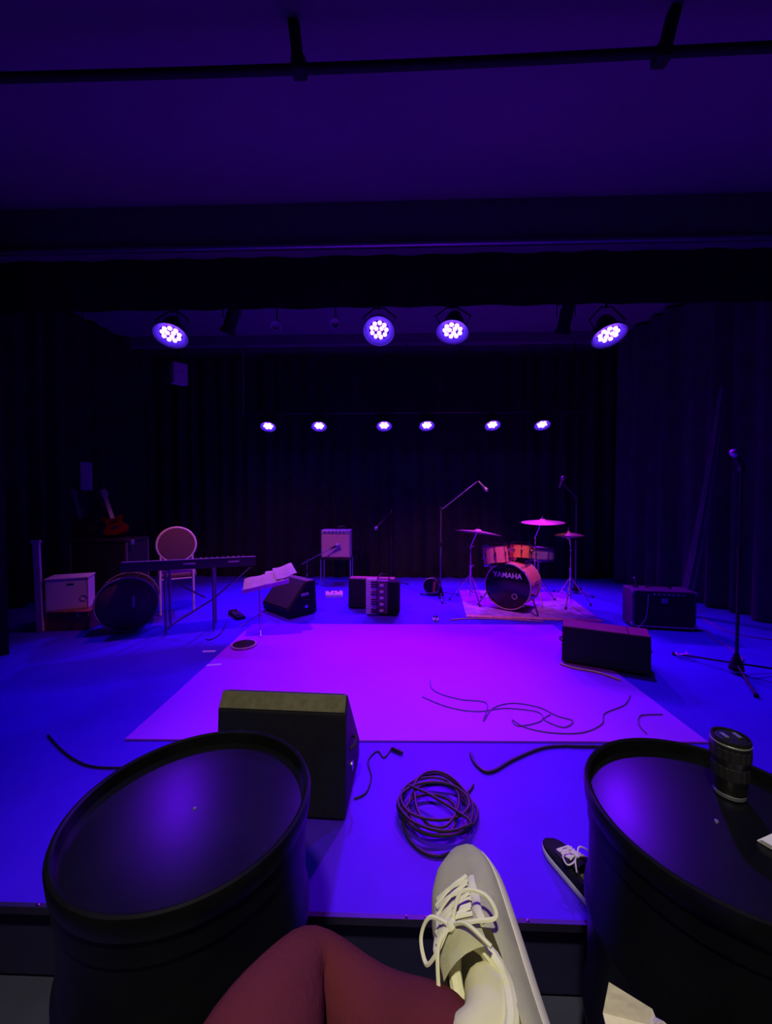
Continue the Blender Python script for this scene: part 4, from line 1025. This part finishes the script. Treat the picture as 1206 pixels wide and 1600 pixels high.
sneaker(shoe, Ms1, 0.300, 0.118, M_snk, M_sol, M_lac, -1, True, 0.085)
skin_chain('sock', [L3(0.060, 0.395, 0.745), L3(0.098, 0.400, 0.758), L3(0.115, 0.430, 0.758), L3(0.112, 0.478, 0.752)], [(0, 1), (1, 2), (2, 3)], [0.040, 0.037, 0.040, 0.032], mat('white_sock', (0.74, 0.71, 0.45), 0.9), person)
# the other foot stands on the stool's foot rest level, on the lower floor
shoe2 = bpy.data.objects.new('sneaker', None); C.objects.link(shoe2); shoe2.parent = person
sneaker(shoe2, frame(L3(0.175, 0.40, -0.278), L3(0.185, 0.68, -0.278), (0, 0, 1)), 0.285, 0.108, M_snk, M_sol, M_lac, 1, False, 0.085)

def bar_stool(label, x, y, h):
    t = thing('bar_stool', label, 'stool', (x, y, -0.279), 0.3, 'bar stools in the front row')
    bm = NB(); lathe(bm, [(0, h-0.05), (0.16, h-0.05), (0.175, h-0.035), (0.175, h-0.012), (0.16, h), (0, h+0.003)], 32); obj('seat', bm, M_matte, t, None, True)
    for k in range(4):
        a = PI/4+k*PI/2; bm = NB(); rod(bm, (0.19*math.cos(a), 0.19*math.sin(a), 0), (0.12*math.cos(a), 0.12*math.sin(a), h-0.05), 0.013); obj('leg', bm, M_black, t, None, True)
    bm = NB(); torus(bm, 0.168, 0.009, Matrix.Translation((0, 0, 0.26)), 28, 6); obj('foot_ring', bm, M_black, t, None, True)
bar_stool('black bar stool under the seated person', 0.02, -0.10, 0.74)
bar_stool('black bar stool carrying the cream paper bag beside the right oil drum', 0.46, 0.40, 0.70)

# crumpled cream paper bag on the neighbouring stool
rnd = random.Random(21)
bm = NB()
rows = []
HH = 0.235
for j in range(12):
    v = j/11
    wx = 0.135*(1-0.30*v**1.4); wy = 0.075*(1-0.55*v)
    row = []
    for k in range(20):
        a = 2*PI*k/20
        cr = 1+rnd.uniform(-0.07, 0.07)*(0.3+v)
        sx = math.copysign(abs(math.cos(a))**0.6, math.cos(a)); sy = math.copysign(abs(math.sin(a))**0.6, math.sin(a))
        zz = HH*v + (0.030*math.sin(a*3+0.8)+rnd.uniform(-0.012, 0.012)-0.055*(sx+0.3))*v**3
        row.append(bm.verts.new((sx*wx*cr-0.010*v, sy*wy*cr+0.010*v, zz)))
    rows.append(row)
for a, b in zip(rows, rows[1:]):
    for k in range(20): bm.faces.new((a[k], a[(k+1) % 20], b[(k+1) % 20], b[k]))
top = []
for k in range(20):
    v = rows[-1][k].co; c = Vector((-0.012, 0.012, HH+0.012))
    top.append(bm.verts.new(v.lerp(c, 0.55)+Vector((0, 0, rnd.uniform(0.0, 0.018)))))
for k in range(20): bm.faces.new((rows[-1][k], rows[-1][(k+1) % 20], top[(k+1) % 20], top[k]))
bm.faces.new(top)
bm.faces.new(rows[0][::-1])
bmesh.ops.recalc_face_normals(bm, faces=bm.faces)
o = tag(obj('paper_bag', bm, mat('cream_paper', (0.80, 0.72, 0.60), 0.85, 0, 0.10, 14, 0.4, 40), None, (0.372, 0.455, -0.279+0.70+0.005), True), 'crumpled cream paper bag at the bottom edge beside the right oil drum', 'bag')

# black sneaker on the stage, belonging to someone behind the right drum
t = thing('black_sneaker', 'black sneaker with white sole on the stage edge, half hidden by the right oil drum', 'shoe', (0, 0, 0))
M2 = frame((0.665, 1.245, 0.002), (0.585, 1.475, 0.002), (0, 0, 1))
sneaker(t, M2, 0.262, 0.092, mat('black_canvas', (0.020, 0.018, 0.025), 0.8), mat('white_sole', (0, 0, 0)), mat('white_lace', (0, 0, 0)), 1, True, 0.075)
